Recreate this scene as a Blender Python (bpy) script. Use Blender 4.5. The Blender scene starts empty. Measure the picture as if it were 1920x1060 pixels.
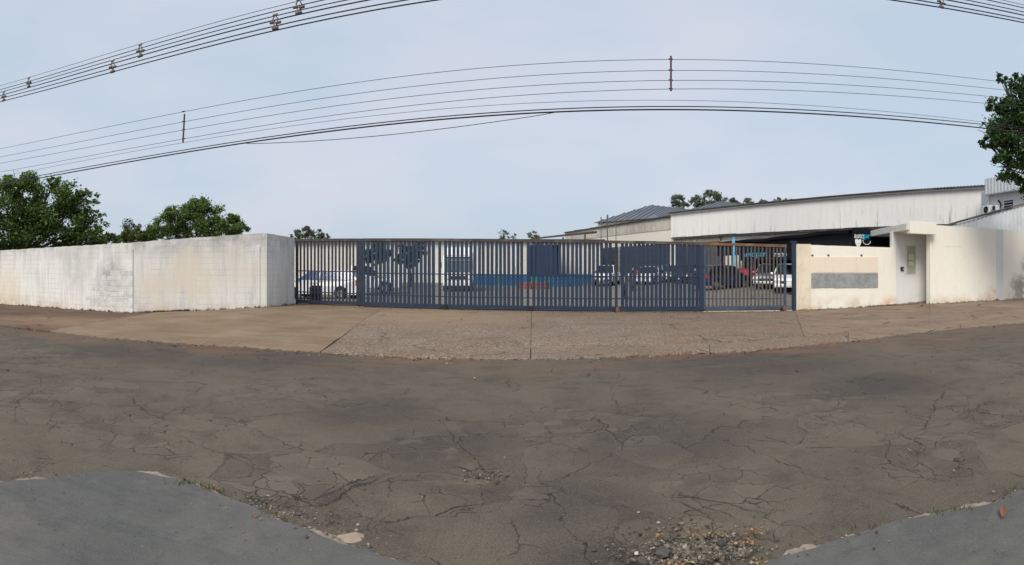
import bpy, bmesh, math, random
import numpy as np
from mathutils import Vector, Matrix

R = math.radians
random.seed(7)
rng = np.random.default_rng(7)
S = bpy.context.scene
COL = S.collection

# ------------------------------------------------------------------ camera
EYE = 1.6            # eye height above the road
F = 1100.0           # cylinder radius in photo pixels
HY = 500.0           # horizon row in the photo
cam_d = bpy.data.cameras.new('camera')
cam = bpy.data.objects.new('camera', cam_d); COL.objects.link(cam)
cam.location = (0, 0, EYE); cam.rotation_euler = (math.pi / 2, 0, 0)
cam_d.type = 'PANO'; cam_d.panorama_type = 'CENTRAL_CYLINDRICAL'   # the photograph is a phone panorama
cam_d.central_cylindrical_radius = 1.0
cam_d.central_cylindrical_range_u_min = -960 / F; cam_d.central_cylindrical_range_u_max = 960 / F
cam_d.central_cylindrical_range_v_min = -(1060 - HY) / F; cam_d.central_cylindrical_range_v_max = HY / F
cam_d.clip_start = 0.05; cam_d.clip_end = 3000
S.camera = cam

# ------------------------------------------------------------------ world, sun, exposure
SUN_EL, SUN_AZ = 42.0, 208.0      # azimuth clockwise from +Y: hazy sun behind the camera
W = bpy.data.worlds.new('World'); S.world = W; W.use_nodes = True
nt = W.node_tree; nt.nodes.clear()
def wn(t): return nt.nodes.new(t)
sky = wn('ShaderNodeTexSky'); sky.sky_type = 'NISHITA'; sky.sun_disc = False
sky.sun_elevation = R(SUN_EL); sky.sun_rotation = R(SUN_AZ); sky.air_density = 1.0; sky.dust_density = 4.0; sky.ozone_density = 1.5
sc_ = wn('ShaderNodeVectorMath'); sc_.operation = 'SCALE'; sc_.inputs['Scale'].default_value = 0.09
nt.links.new(sky.outputs[0], sc_.inputs[0])
tc = wn('ShaderNodeTexCoord'); mp = wn('ShaderNodeMapping'); mp.inputs['Scale'].default_value = (1.0, 1.0, 2.6)
nt.links.new(tc.outputs['Generated'], mp.inputs[0])
no = wn('ShaderNodeTexNoise'); no.inputs['Scale'].default_value = 2.2; no.inputs['Detail'].default_value = 5; no.inputs['Roughness'].default_value = .5
nt.links.new(mp.outputs[0], no.inputs[0])
rp = wn('ShaderNodeValToRGB'); rp.color_ramp.elements[0].position = .36; rp.color_ramp.elements[1].position = .62
rp.color_ramp.elements[0].color = (.535, .635, .750, 1); rp.color_ramp.elements[1].color = (.655, .685, .770, 1)
nt.links.new(no.outputs[0], rp.inputs[0])
mx = wn('ShaderNodeMix'); mx.data_type = 'RGBA'; mx.inputs[0].default_value = .82
nt.links.new(sc_.outputs[0], mx.inputs[6]); nt.links.new(rp.outputs[0], mx.inputs[7])
bg = wn('ShaderNodeBackground'); bg.inputs[1].default_value = 1.0
nt.links.new(mx.outputs[2], bg.inputs[0])
wo = wn('ShaderNodeOutputWorld'); nt.links.new(bg.outputs[0], wo.inputs[0])

sun_d = bpy.data.lights.new('sun', 'SUN'); sun_d.energy = 2.4; sun_d.angle = R(25); sun_d.color = (1, .95, .86)
sun = bpy.data.objects.new('sun', sun_d); COL.objects.link(sun)
sdir = Vector((math.sin(R(SUN_AZ)) * math.cos(R(SUN_EL)), math.cos(R(SUN_AZ)) * math.cos(R(SUN_EL)), math.sin(R(SUN_EL))))
sun.rotation_euler = sdir.to_track_quat('Z', 'Y').to_euler(); sun.location = (0, -10, 30)
S.view_settings.view_transform = 'Standard'; S.view_settings.look = 'None'
S.view_settings.gamma = 1; S.view_settings.exposure = 0.2
S.view_settings.use_curve_mapping = False
S.render.engine = 'CYCLES'
S.cycles.max_bounces = 6

# ------------------------------------------------------------------ helpers: places
def ang(px): return (px - 960.0) / F
def XY(px, r):
    t = ang(px); return (r * math.sin(t), r * math.cos(t))
def P(px, y, r):
    a, b = XY(px, r); return Vector((a, b, EYE + (HY - y) * r / F))
def on_line(A, B, px):
    """plan point of line AB in direction px: (x, y, r, u)"""
    t = ang(px); dx, dy = math.sin(t), math.cos(t)
    ex, ey = B[0] - A[0], B[1] - A[1]
    det = dx * (-ey) + ex * dy
    r = (A[0] * (-ey) + ex * A[1]) / det
    u = (dx * A[1] - dy * A[0]) / det
    return (r * dx, r * dy, r, u)
PXc = [-60, -21, -12.5, -8, .7, 10, 14.4, 15.3, 21, 60]
PZc = [-.3, -.15, -.05, .23, .11, -.02, .02, .11, .11, .1]
def sstep(t):
    t = max(0.0, min(1.0, t)); return t * t * (3 - 2 * t)
def gz(x, y):
    if y < 10.4: return 0.0
    p = float(np.interp(x, PXc, PZc))
    z = .05 + sstep((y - 10.5) / 6.0) * (p - .05)
    if y > 20.5: z = z + sstep((y - 20.5) / 12) * (-.05 + .05 * min(10.0, max(0.0, x - 8)) - z)
    return z

# ------------------------------------------------------------------ helpers: objects
class MB:
    def __init__(s): s.v = []; s.f = []
    def add(s, vs, fs):
        o = len(s.v); s.v += [tuple(v) for v in vs]; s.f += [tuple(i + o for i in f) for f in fs]; return s
    def box(s, c, d, rz=0, M=None):
        hx, hy, hz = d[0] / 2, d[1] / 2, d[2] / 2
        vs = [Vector((x, y, z)) for x in (-hx, hx) for y in (-hy, hy) for z in (-hz, hz)]
        m = Matrix.Translation(c) @ Matrix.Rotation(rz, 4, 'Z')
        if M is not None: m = Matrix.Translation(c) @ M
        return s.add([m @ v for v in vs], [(0, 1, 3, 2), (4, 6, 7, 5), (0, 4, 5, 1), (2, 3, 7, 6), (0, 2, 6, 4), (1, 5, 7, 3)])
    def prism(s, pts, off):
        """closed polygon pts (3D) extruded by off"""
        n = len(pts); off = Vector(off)
        a = [Vector(p) for p in pts]; b = [p + off for p in a]
        return s.add(a + b, [tuple(range(n))[::-1], tuple(range(n, 2 * n))] + [(i, (i + 1) % n, n + (i + 1) % n, n + i) for i in range(n)])
    def tube(s, pts, rad, n=6, cap=True):
        pts = [Vector(p) for p in pts]
        rad = rad if hasattr(rad, '__len__') else [rad] * len(pts)
        rings = []
        for i, p in enumerate(pts):
            d = (pts[min(i + 1, len(pts) - 1)] - pts[max(i - 1, 0)]).normalized()
            a = d.cross(Vector((0, 0, 1)))
            if a.length < 1e-3: a = d.cross(Vector((1, 0, 0)))
            a.normalize(); b = d.cross(a)
            rings.append([p + (a * math.cos(2 * math.pi * k / n) + b * math.sin(2 * math.pi * k / n)) * rad[i] for k in range(n)])
        vs = [v for r in rings for v in r]
        fs = [(i * n + k, i * n + (k + 1) % n, (i + 1) * n + (k + 1) % n, (i + 1) * n + k) for i in range(len(pts) - 1) for k in range(n)]
        if cap: fs += [tuple(range(n))[::-1], tuple(range((len(pts) - 1) * n, len(pts) * n))]
        return s.add(vs, fs)
    def grid(s, fn, nu, nv):
        vs = [fn(i / nu, j / nv) for j in range(nv + 1) for i in range(nu + 1)]
        return s.add(vs, [(j * (nu + 1) + i, j * (nu + 1) + i + 1, (j + 1) * (nu + 1) + i + 1, (j + 1) * (nu + 1) + i) for j in range(nv) for i in range(nu)])
    def mesh(s, name, mat, origin=(0, 0, 0), smooth=False):
        me = bpy.data.meshes.new(name)
        o = Vector(origin)
        me.from_pydata([tuple(Vector(v) - o) for v in s.v], [], s.f); me.update()
        if mat: me.materials.append(mat)
        if smooth:
            me.polygons.foreach_set('use_smooth', [True] * len(me.polygons))
        return me
def fixn(me):
    bm = bmesh.new(); bm.from_mesh(me); bmesh.ops.recalc_face_normals(bm, faces=bm.faces); bm.to_mesh(me); bm.free()
def bevel(me, w, seg=2, ang_=35):
    bm = bmesh.new(); bm.from_mesh(me)
    bmesh.ops.recalc_face_normals(bm, faces=bm.faces)
    ed = [e for e in bm.edges if len(e.link_faces) == 2 and e.calc_face_angle(0) > R(ang_)]
    bmesh.ops.bevel(bm, geom=ed, offset=w, segments=seg, affect='EDGES', profile=.5, clamp_overlap=True)
    bm.to_mesh(me); bm.free()
def tag(o, label=None, cat=None, group=None, kind=None):
    if label: o['label'] = label
    if cat: o['category'] = cat
    if group: o['group'] = group
    if kind: o['kind'] = kind
    return o
def obj(name, mb, mat, parent=None, origin=None, smooth=False, bev=0, seg=2, local=False):
    """one mesh object; world-space vertices unless local (then in the parent's space)"""
    if parent is not None and not local: org = WORLD_LOC[parent.name]
    elif parent is not None: org = (0, 0, 0)
    else: org = origin or (0, 0, 0)
    me = mb.mesh(name, mat, org, smooth)
    if bev: bevel(me, bev, seg)
    else: fixn(me)
    o = bpy.data.objects.new(name, me); COL.objects.link(o)
    if parent is not None:
        o.parent = parent; WORLD_LOC[o.name] = Vector(org)
    else:
        o.location = org; WORLD_LOC[o.name] = Vector(org)
    return o
WORLD_LOC = {}
def thing(name, label, cat, loc, rz=0, group=None):
    o = bpy.data.objects.new(name, None); COL.objects.link(o)
    o.empty_display_size = .3
    o.location = loc; o.rotation_euler = (0, 0, rz); WORLD_LOC[o.name] = Vector(loc)
    return tag(o, label, cat, group)
def inst(name, me, parent, loc, rz=0, scale=None):
    """copy sharing mesh data; loc in parent space"""
    o = bpy.data.objects.new(name, me); COL.objects.link(o); o.parent = parent
    o.location = loc; o.rotation_euler = (0, 0, rz)
    if scale: o.scale = scale
    return o
def text_mesh(body, size, depth, mat, name):
    cu = bpy.data.curves.new(name, 'FONT'); cu.body = body; cu.size = size; cu.extrude = depth; cu.offset = 0
    cu.align_x = 'LEFT'
    t = bpy.data.objects.new(name, cu); COL.objects.link(t)
    dg = bpy.context.evaluated_depsgraph_get(); dg.update()
    me = bpy.data.meshes.new_from_object(t.evaluated_get(dg))
    bpy.data.objects.remove(t); bpy.data.curves.remove(cu)
    me.materials.clear(); me.materials.append(mat); me.name = name
    return me

# ------------------------------------------------------------------ helpers: materials
class NT:
    def __init__(s, name):
        s.m = bpy.data.materials.new(name); s.m.use_nodes = True
        s.t = s.m.node_tree; s.t.nodes.clear()
        s.out = s.n('ShaderNodeOutputMaterial'); s.b = s.n('ShaderNodeBsdfPrincipled')
        s.l(s.b.outputs[0], s.out.inputs[0])
        s.pos = s.n('ShaderNodeNewGeometry').outputs['Position']
    def n(s, t): return s.t.nodes.new(t)
    def l(s, a, b): s.t.links.new(a, b)
    def objco(s): s.pos = s.n('ShaderNodeTexCoord').outputs['Object']; return s
    def vec(s, scale=(1, 1, 1), loc=(0, 0, 0), rot=(0, 0, 0), src=None):
        m = s.n('ShaderNodeMapping'); m.inputs['Scale'].default_value = scale; m.inputs['Location'].default_value = loc; m.inputs['Rotation'].default_value = rot
        s.l(src or s.pos, m.inputs[0]); return m.outputs[0]
    def noise(s, scale, detail=4, rough=.55, vec=None, dist=0.0):
        n = s.n('ShaderNodeTexNoise'); n.inputs['Scale'].default_value = scale; n.inputs['Detail'].default_value = detail
        n.inputs['Roughness'].default_value = rough; n.inputs['Distortion'].default_value = dist
        s.l(vec or s.pos, n.inputs['Vector']); return n.outputs[0]
    def voro(s, scale, feat='F1', vec=None, out='Distance', rnd=1.0):
        n = s.n('ShaderNodeTexVoronoi'); n.feature = feat; n.inputs['Scale'].default_value = scale; n.inputs['Randomness'].default_value = rnd
        s.l(vec or s.pos, n.inputs['Vector']); return n.outputs[out]
    def rng(s, src, a, b, c=0.0, d=1.0, smooth=False):
        m = s.n('ShaderNodeMapRange'); m.inputs[1].default_value = a; m.inputs[2].default_value = b; m.inputs[3].default_value = c; m.inputs[4].default_value = d
        if smooth: m.interpolation_type = 'SMOOTHSTEP'
        s.l(src, m.inputs[0]); return m.outputs[0]
    def math(s, op, a, b=None):
        m = s.n('ShaderNodeMath'); m.operation = op; m.use_clamp = False
        for i, v in enumerate((a, b)):
            if v is None: continue
            if isinstance(v, (int, float)): m.inputs[i].default_value = v
            else: s.l(v, m.inputs[i])
        return m.outputs[0]
    def ramp(s, src, stops):
        r = s.n('ShaderNodeValToRGB'); e = r.color_ramp.elements
        while len(e) < len(stops): e.new(.5)
        for i, (p, c) in enumerate(stops): e[i].position = p; e[i].color = (*c, 1)
        s.l(src, r.inputs[0]); return r.outputs[0]
    def mix(s, fac, a, b, mode='MIX'):
        m = s.n('ShaderNodeMix'); m.data_type = 'RGBA'; m.blend_type = mode
        for i, v in ((0, fac), (6, a), (7, b)):
            if isinstance(v, (int, float)): m.inputs[i].default_value = v
            elif isinstance(v, tuple): m.inputs[i].default_value = (*v, 1)
            else: s.l(v, m.inputs[i])
        return m.outputs[2]
    def zone(s, c, r0, r1, src=None):
        d = s.n('ShaderNodeVectorMath'); d.operation = 'DISTANCE'; s.l(src or s.pos, d.inputs[0]); d.inputs[1].default_value = c
        return s.rng(d.outputs['Value'], r0, r1, 1, 0, True)
    def axis(s, i, src=None):
        x = s.n('ShaderNodeSeparateXYZ'); s.l(src or s.pos, x.inputs[0]); return x.outputs[i]
    def done(s, col, rough=.8, bump=None, bstr=.3, bdist=.01, metal=0.0, spec=.5):
        if isinstance(col, tuple): s.b.inputs['Base Color'].default_value = (*col, 1)
        else: s.l(col, s.b.inputs['Base Color'])
        if isinstance(rough, (int, float)): s.b.inputs['Roughness'].default_value = rough
        else: s.l(rough, s.b.inputs['Roughness'])
        s.b.inputs['Metallic'].default_value = metal; s.b.inputs['Specular IOR Level'].default_value = spec
        if bump is not None:
            b = s.n('ShaderNodeBump'); b.inputs['Strength'].default_value = bstr; b.inputs['Distance'].default_value = bdist
            s.l(bump, b.inputs['Height']); s.l(b.outputs[0], s.b.inputs['Normal'])
        return s.m
def simple(name, col, rough=.6, var=.18, scale=3.0, metal=0.0, spec=.5, local=True, bump=.1, dirt=None):
    m = NT(name)
    if local: m.objco()
    n = m.noise(scale, 5, .6)
    a = tuple(c * (1 - var) for c in col); b = tuple(min(1, c * (1 + var)) for c in col)
    c = m.ramp(n, [(.3, a), (.7, b)])
    if dirt:
        c = m.mix(m.rng(m.noise(scale * .6, 6, .7), .52, .7, 0, .8), c, dirt)
    return m.done(c, m.rng(n, .3, .7, rough * .85, min(1, rough * 1.15)), m.noise(scale * 12, 3), bump, .004, metal, spec)

# --- asphalt with cracks, patches, dust
def make_asphalt():
    m = NT('old_asphalt')
    flat = m.vec((1, 1, 0))
    big = m.noise(.5, 5, .62, flat)
    mid = m.noise(2.1, 6, .7, flat)
    fine = m.noise(75, 3, .75, flat); grain = m.voro(150, 'F1', flat, 'Color')
    col = m.ramp(big, [(.30, (.092, .077, .060)), (.46, (.122, .101, .077)), (.58, (.142, .117, .089)), (.72, (.166, .137, .104))])
    col = m.mix(m.rng(mid, .42, .66, 0, .55), col, (.160, .130, .098))
    col = m.mix(m.rng(mid, .48, .30, 0, .60), col, (.058, .049, .041))
    st = m.noise(.8, 6, .7, m.vec((.5, 1.7, 0), (2, 5, 0), (0, 0, .12)))
    col = m.mix(m.rng(st, .50, .68, 0, .55), col, (.165, .134, .103))
    # tar-dark smooth patches (where they lie is stored on the road mesh)
    at_t = m.n('ShaderNodeAttribute'); at_t.attribute_name = 'tar'
    z = m.math('MULTIPLY', at_t.outputs['Fac'], m.rng(mid, .30, .60, .25, .9))
    col = m.mix(z, col, (.058, .053, .051))
    # red earth dust along the far kerb
    y = m.axis(1)
    dz = m.math('MULTIPLY', m.rng(y, 8.4, 10.4, 0, 1), m.rng(m.noise(.8, 6, .72, m.vec((.6, 1.8, 0), (4, 0, 0))), .46, .60, 0, .85))
    col = m.mix(dz, col, (.23, .105, .058))
    # stone grain
    gv = m.axis(0, grain)
    col = m.mix(m.rng(gv, .72, 1.0, 0, .55), col, (.20, .158, .118))
    col = m.mix(m.rng(gv, .30, .0, 0, .45), col, (.034, .028, .023))
    col = m.mix(m.rng(fine, .50, .34, 0, .5), col, (.040, .033, .027))
    # cracks: gently warped cell edges, denser inside broken zones
    wv = m.n('ShaderNodeVectorMath'); wv.operation = 'ADD'
    wn_ = m.n('ShaderNodeTexNoise'); wn_.inputs['Scale'].default_value = 3.2; wn_.inputs['Detail'].default_value = 7; wn_.inputs['Roughness'].default_value = .6
    m.l(flat, wn_.inputs['Vector'])
    ws = m.n('ShaderNodeVectorMath'); ws.operation = 'SCALE'; ws.inputs['Scale'].default_value = .30
    m.l(wn_.outputs['Color'], ws.inputs[0]); m.l(flat, wv.inputs[0]); m.l(ws.outputs[0], wv.inputs[1])
    wf = m.vec((1, 1, 0), src=wv.outputs[0])
    e1 = m.voro(1.5, 'DISTANCE_TO_EDGE', wf); e2 = m.voro(4.2, 'DISTANCE_TO_EDGE', wf); e3 = m.voro(.45, 'DISTANCE_TO_EDGE', m.vec((1, 1, 0), (3.1, 1.7, 0), src=wv.outputs[0]))
    at_c = m.n('ShaderNodeAttribute'); at_c.attribute_name = 'broken'; zone = at_c.outputs['Fac']
    brk = m.rng(m.noise(1.6, 5, .65, flat), .40, .54, 0, 1)
    zn = m.math('MULTIPLY', zone, brk)
    b2 = m.noise(2.4, 4, .65, m.vec((1, 1, 0), (9, 4, 0)))
    wid = m.rng(b2, .40, .66, .002, .016)
    def line(e, k): return m.math('SUBTRACT', 1.0, m.math('MINIMUM', m.math('DIVIDE', e, m.math('MULTIPLY', wid, k)), 1.0))
    free = m.rng(m.noise(.75, 4, .6, m.vec((1, 1, 0), (5, 2, 0))), .48, .58, .0, .9)
    c1 = m.math('MULTIPLY', line(e1, 1.0), m.math('MAXIMUM', zn, m.math('MULTIPLY', free, m.rng(b2, .46, .54, 0, 1))))
    c2 = m.math('MULTIPLY', line(e2, 1.9), m.math('MULTIPLY', m.rng(zn, .12, .5, 0, 1), m.rng(b2, .38, .50, 0, 1)))
    c3 = m.math('MULTIPLY', line(e3, .22), m.rng(m.noise(1.1, 4, .6, m.vec((1, 1, 0), (1, 7, 0))), .42, .50, 0, 1))
    cr = m.math('MAXIMUM', m.math('MAXIMUM', c1, c2), c3)
    rim_ = m.math('MULTIPLY', m.rng(e2, .16, .05, 0, .45), m.math('MULTIPLY', zn, m.rng(mid, .4, .6)))
    cell = m.axis(0, m.voro(1.5, 'F1', wf, 'Color')); cell2 = m.axis(1, m.voro(4.2, 'F1', wf, 'Color'))
    col = m.mix(m.math('MULTIPLY', m.rng(cell, .55, .95, 0, .33), m.rng(zone, .0, .5, .35, 1)), col, (.165, .140, .110))
    col = m.mix(m.math('MULTIPLY', m.rng(cell, .40, .05, 0, .28), m.rng(zone, .0, .5, .35, 1)), col, (.060, .053, .046))
    col = m.mix(m.math('MULTIPLY', m.rng(cell2, .6, 1.0, 0, .45), zn), col, (.175, .148, .115))
    col = m.mix(m.math('MULTIPLY', m.rng(cell2, .4, .0, 0, .45), zn), col, (.062, .055, .047))
    col = m.mix(rim_, col, (.170, .142, .108))
    col = m.mix(m.math('MULTIPLY', cr, .82), col, (.020, .015, .011))
    h = m.math('SUBTRACT', m.math('ADD', m.math('MULTIPLY', fine, .35), m.math('MULTIPLY', mid, 1.0)), m.math('MULTIPLY', cr, 1.2))
    h = m.math('ADD', h, m.math('MULTIPLY', gv, .22))
    return m.done(col, .92, h, .6, .02, spec=.2)
ASPH = make_asphalt()

def slab_mat(name, cols, agg=.0, wash=None, crack=.0, dust=(.24, .13, .075), dustf=.5):
    m = NT(name); flat = m.vec((1, 1, 0))
    big = m.noise(.7, 5, .62, flat)
    col = m.ramp(big, [(.30, cols[0]), (.5, cols[1]), (.70, cols[2])])
    st = m.noise(1.0, 5, .6, m.vec((.7, 2.6, 0)))
    col = m.mix(m.rng(st, .5, .68, 0, dustf), col, dust)
    h = m.noise(40, 4, .7, flat)
    if agg:
        v = m.voro(42, 'F1', flat, 'Color')
        d = m.voro(42, 'F1', flat)
        g = m.rng(m.noise(.8, 4, .6, m.vec((1, 1, 0), (4, 4, 0))), .36, .56, .35, 1)
        vv = m.axis(0, v)
        col = m.mix(m.math('MULTIPLY', m.math('MULTIPLY', m.rng(vv, .55, .95, 0, 1), g), agg), col, (.40, .325, .25))
        col = m.mix(m.math('MULTIPLY', m.math('MULTIPLY', m.rng(vv, .05, .40, 1, 0), g), agg), col, (.075, .055, .043))
        h = m.math('SUBTRACT', h, m.math('MULTIPLY', d, 1.2))
    if wash:
        for c, a, b, k in wash:
            col = m.mix(m.math('MULTIPLY', m.zone(c, a, b, flat), m.rng(m.noise(1.3, 5, .6, flat), .3, .6, .35, .95)), col, k)
    dk = m.noise(5, 6, .7, flat)
    col = m.mix(m.rng(dk, .58, .72, 0, .45), col, tuple(c * .5 for c in cols[0]))
    if crack:
        wn_ = m.n('ShaderNodeTexNoise'); wn_.inputs['Scale'].default_value = 1.6; wn_.inputs['Detail'].default_value = 5; m.l(flat, wn_.inputs['Vector'])
        wv = m.n('ShaderNodeVectorMath'); wv.operation = 'ADD'; ws = m.n('ShaderNodeVectorMath'); ws.operation = 'SCALE'; ws.inputs['Scale'].default_value = .8
        m.l(wn_.outputs['Color'], ws.inputs[0]); m.l(flat, wv.inputs[0]); m.l(ws.outputs[0], wv.inputs[1])
        e = m.voro(.45, 'DISTANCE_TO_EDGE', m.vec((1, 1, 0), src=wv.outputs[0]))
        cr = m.math('MULTIPLY', m.rng(e, .004, .013, 1, 0), m.rng(m.noise(.9, 3, .5, flat), .46, .54, 0, crack))
        col = m.mix(cr, col, (.03, .02, .015)); h = m.math('SUBTRACT', h, cr)
    return m.done(col, .92, h, .45, .012, spec=.25)
M_TAN = slab_mat('tan_concrete', [(.185, .130, .082), (.235, .170, .110), (.275, .208, .140)], dust=(.20, .115, .062), dustf=.7)
M_BROWN = slab_mat('earth_stained_concrete', [(.085, .055, .038), (.115, .075, .052), (.165, .105, .068)], crack=.8, dust=(.21, .115, .065), wash=[((-12.3, 12.0, 0), .5, 3.0, (.24, .155, .095)), ((-10.5, 12.4, 0), .5, 2.2, (.25, .17, .105))])
M_AGG = slab_mat('exposed_aggregate_concrete', [(.158, .112, .080), (.196, .142, .103), (.235, .174, .130)], agg=.8, crack=.5, wash=[((-2.4, 17.5, 0), 1.0, 4.2, (.30, .215, .135))])
M_AGG2 = slab_mat('reddish_aggregate_concrete', [(.145, .102, .072), (.182, .130, .092), (.215, .160, .116)], agg=.7, crack=.8, dust=(.27, .14, .075), dustf=.65)
M_WALK = slab_mat('cracked_path_concrete', [(.165, .115, .078), (.225, .165, .115), (.29, .22, .155)], agg=.25, crack=1.0, dust=(.27, .15, .085), dustf=.6)
M_SOIL = simple('dark_joint_soil', (.05, .035, .025), .95, .3, 4, local=False)
M_DIRT = simple('bare_earth', (.13, .085, .055), .95, .3, .4, local=False)

def make_paint_walk():
    m = NT('grey_painted_concrete'); flat = m.vec((1, 1, 0))
    n = m.noise(.9, 6, .62, flat); s = m.noise(1.5, 7, .7, m.vec((.5, 2.0, 0), rot=(0, 0, .5)))
    fine = m.noise(90, 3, .75, flat); mid = m.noise(7, 6, .7, flat)
    col = m.ramp(n, [(.30, (.080, .078, .073)), (.5, (.108, .105, .097)), (.70, (.134, .128, .116))])
    col = m.mix(m.rng(s, .50, .68, 0, .65), col, (.060, .062, .065))
    col = m.mix(m.rng(m.noise(1.3, 6, .72, m.vec((1, 1, 0), (7, 3, 0))), .54, .70, 0, .5), col, (.175, .152, .122))
    col = m.mix(m.rng(mid, .53, .70, 0, .5), col, (.150, .145, .134))
    col = m.mix(m.rng(mid, .47, .32, 0, .5), col, (.064, .063, .060))
    col = m.mix(m.rng(fine, .53, .68, 0, .45), col, (.21, .20, .185))
    col = m.mix(m.rng(fine, .47, .32, 0, .45), col, (.05, .05, .048))
    sp = m.voro(11, 'F1', flat); spv = m.axis(0, m.voro(11, 'F1', flat, 'Color'))
    col = m.mix(m.math('MULTIPLY', m.math('MULTIPLY', m.rng(sp, .03, .09, 1, 0), m.rng(spv, .70, .74, 0, 1)), .8), col, (.035, .033, .03))
    col = m.mix(m.math('MULTIPLY', m.math('MULTIPLY', m.rng(sp, .025, .07, 1, 0), m.rng(spv, .20, .16, 0, 1)), .7), col, (.36, .33, .29))
    wl_ = m.n('ShaderNodeVectorMath'); wl_.operation = 'ADD'; nv = m.n('ShaderNodeTexNoise'); nv.inputs['Scale'].default_value = 1.4; nv.inputs['Detail'].default_value = 6; m.l(flat, nv.inputs['Vector'])
    m.l(flat, wl_.inputs[0]); m.l(nv.outputs['Color'], wl_.inputs[1])
    e = m.voro(.5, 'DISTANCE_TO_EDGE', m.vec((1, 1, 0), (.3, .2, 0), src=wl_.outputs[0]))
    cr = m.math('MULTIPLY', m.rng(e, .0004, .0022, 1, 0), m.rng(m.noise(1.5, 4, .6, flat), .47, .55, 0, .4))
    col = m.mix(cr, col, (.05, .047, .043))
    return m.done(col, m.rng(n, .3, .7, .75, .9), m.math('SUBTRACT', m.math('ADD', m.math('MULTIPLY', fine, .5), m.math('ADD', mid, m.math('MULTIPLY', n, 1.5))), cr), .35, .008, spec=.3)
M_PWALK = make_paint_walk()
M_RAW = simple('bare_pale_concrete', (.27, .215, .165), .92, .3, 9, local=False, bump=.5, dirt=(.12, .085, .06))

def wall_mat(name, base, grey, greyf, streak=.5, dust=True, extra=None, gs=.5, mott=.35, moss=0):
    m = NT(name)
    n1 = m.noise(gs, 5, .62); n2 = m.noise(2.6, 6, .7); n3 = m.noise(9, 5, .7)
    col = m.mix(m.rng(n1, .36, .66, 0, greyf), base, grey)
    col = m.mix(m.rng(n2, .47, .70, 0, mott), col, tuple(c * .62 for c in grey))
    vs = m.noise(1.0, 5, .7, m.vec((5.5, 5.5, .45)))
    col = m.mix(m.rng(vs, .50, .74, 0, streak), col, tuple(c * .42 for c in grey))
    col = m.mix(m.rng(n3, .60, .76, 0, streak * .6), col, tuple(c * .4 for c in grey))
    if dust:
        z = m.axis(2)
        d = m.math('MULTIPLY', m.rng(z, .0, .55, 1, 0), m.rng(m.noise(1.6, 5, .65), .42, .66, 0, .75))
        col = m.mix(d, col, (.50, .31, .19))
    if extra:
        for c, a, b, k, f in extra:
            col = m.mix(m.math('MULTIPLY', m.zone(c, a, b), m.rng(m.noise(3.0, 6, .65), .36, .6, 0, f)), col, k)
    return m.done(col, .88, m.math('ADD', n3, m.noise(45, 3, .6)), .35, .008, spec=.3)

def whitewash():
    m = NT('weathered_whitewash')
    n1 = m.noise(.45, 5, .6); n3 = m.noise(12, 5, .7)
    col = m.mix(m.rng(n1, .38, .64, 0, .8), (.77, .765, .735), (.80, .775, .72))
    # vertical soot runs and mottling
    vs = m.noise(1.0, 6, .72, m.vec((4.5, 4.5, .5)))
    col = m.mix(m.rng(vs, .44, .72, 0, .62), col, (.42, .42, .41))
    vs2 = m.noise(1.0, 5, .75, m.vec((17, 17, .9)))
    col = m.mix(m.rng(vs2, .55, .75, 0, .40), col, (.28, .28, .28))
    # block courses ghosting through the thin paint
    z = m.axis(2); zz = m.math('FRACT', m.math('MULTIPLY', z, 5.0))
    ln = m.math('MULTIPLY', m.rng(m.math('ABSOLUTE', m.math('SUBTRACT', zz, .5)), .04, .11, 1, 0), m.rng(m.noise(1.1, 5, .6, m.vec((1, 1, 1), (3, 3, 3))), .42, .66, 0, .40))
    col = m.mix(ln, col, (.34, .34, .335))
    # blackish growth along the coping
    hi = m.math('MULTIPLY', m.rng(z, 1.75, 2.55, 0, 1), m.rng(m.noise(1.6, 6, .7), .36, .62, 0, .72))
    col = m.mix(hi, col, (.30, .295, .285))
    # repainted cream patches
    for c, a, b, k, f in [((-10.4, 17.2, 1.3), .5, 1.3, (.74, .66, .54), .9), ((-11.8, 16.9, .7), .3, 1.0, (.74, .66, .55), .9), ((-8.8, 17.8, 1.5), .3, 1.1, (.74, .68, .57), .7), ((-20.5, 17.6, .3), .4, 1.6, (.68, .60, .43), .7), ((-13.6, 16.75, 1.1), .25, 1.15, (.36, .36, .355), .9), ((-15.6, 17.0, 1.6), .3, 1.5, (.48, .48, .465), .6)]:
        col = m.mix(m.math('MULTIPLY', m.zone(c, a, b), m.rng(m.noise(2.6, 6, .65), .34, .55, .1, f)), col, k)
    d = m.math('MULTIPLY', m.rng(z, -.1, .45, 1, 0), m.rng(m.noise(1.6, 6, .7), .40, .62, 0, .75))
    col = m.mix(d, col, (.52, .35, .23))
    col = m.mix(m.rng(n3, .60, .78, 0, .35), col, (.30, .30, .30))
    return m.done(col, .9, m.math('ADD', m.math('MULTIPLY', n3, 1.0), m.noise(50, 3, .6)), .45, .01, spec=.25)
M_WW = whitewash()
M_CREAM = wall_mat('cream_wall_paint', (.87, .83, .73), (.845, .80, .705), .5, .10, True, extra=[((14.2, 18.8, -.05), .15, .62, (.62, .25, .09), .95), ((10.3, 19.0, .7), .1, .8, (.66, .48, .28), .6), ((21.3, 17.4, .2), .5, 1.9, (.20, .175, .13), 1.0), ((20.7, 17.4, .5), .1, 1.1, (.34, .31, .25), .95), ((21.6, 17.4, 1.4), .3, 1.2, (.28, .25, .20), .9), ((22.3, 17.4, 1.5), .5, 2.0, (.36, .33, .27), .9), ((19.0, 17.5, .1), .3, 1.0, (.62, .40, .26), .6)], mott=.10)
M_BLUEWHITE = wall_mat('cool_white_wall_paint', (.72, .72, .70), (.66, .67, .67), .4, .1, True, mott=.08)
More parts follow.
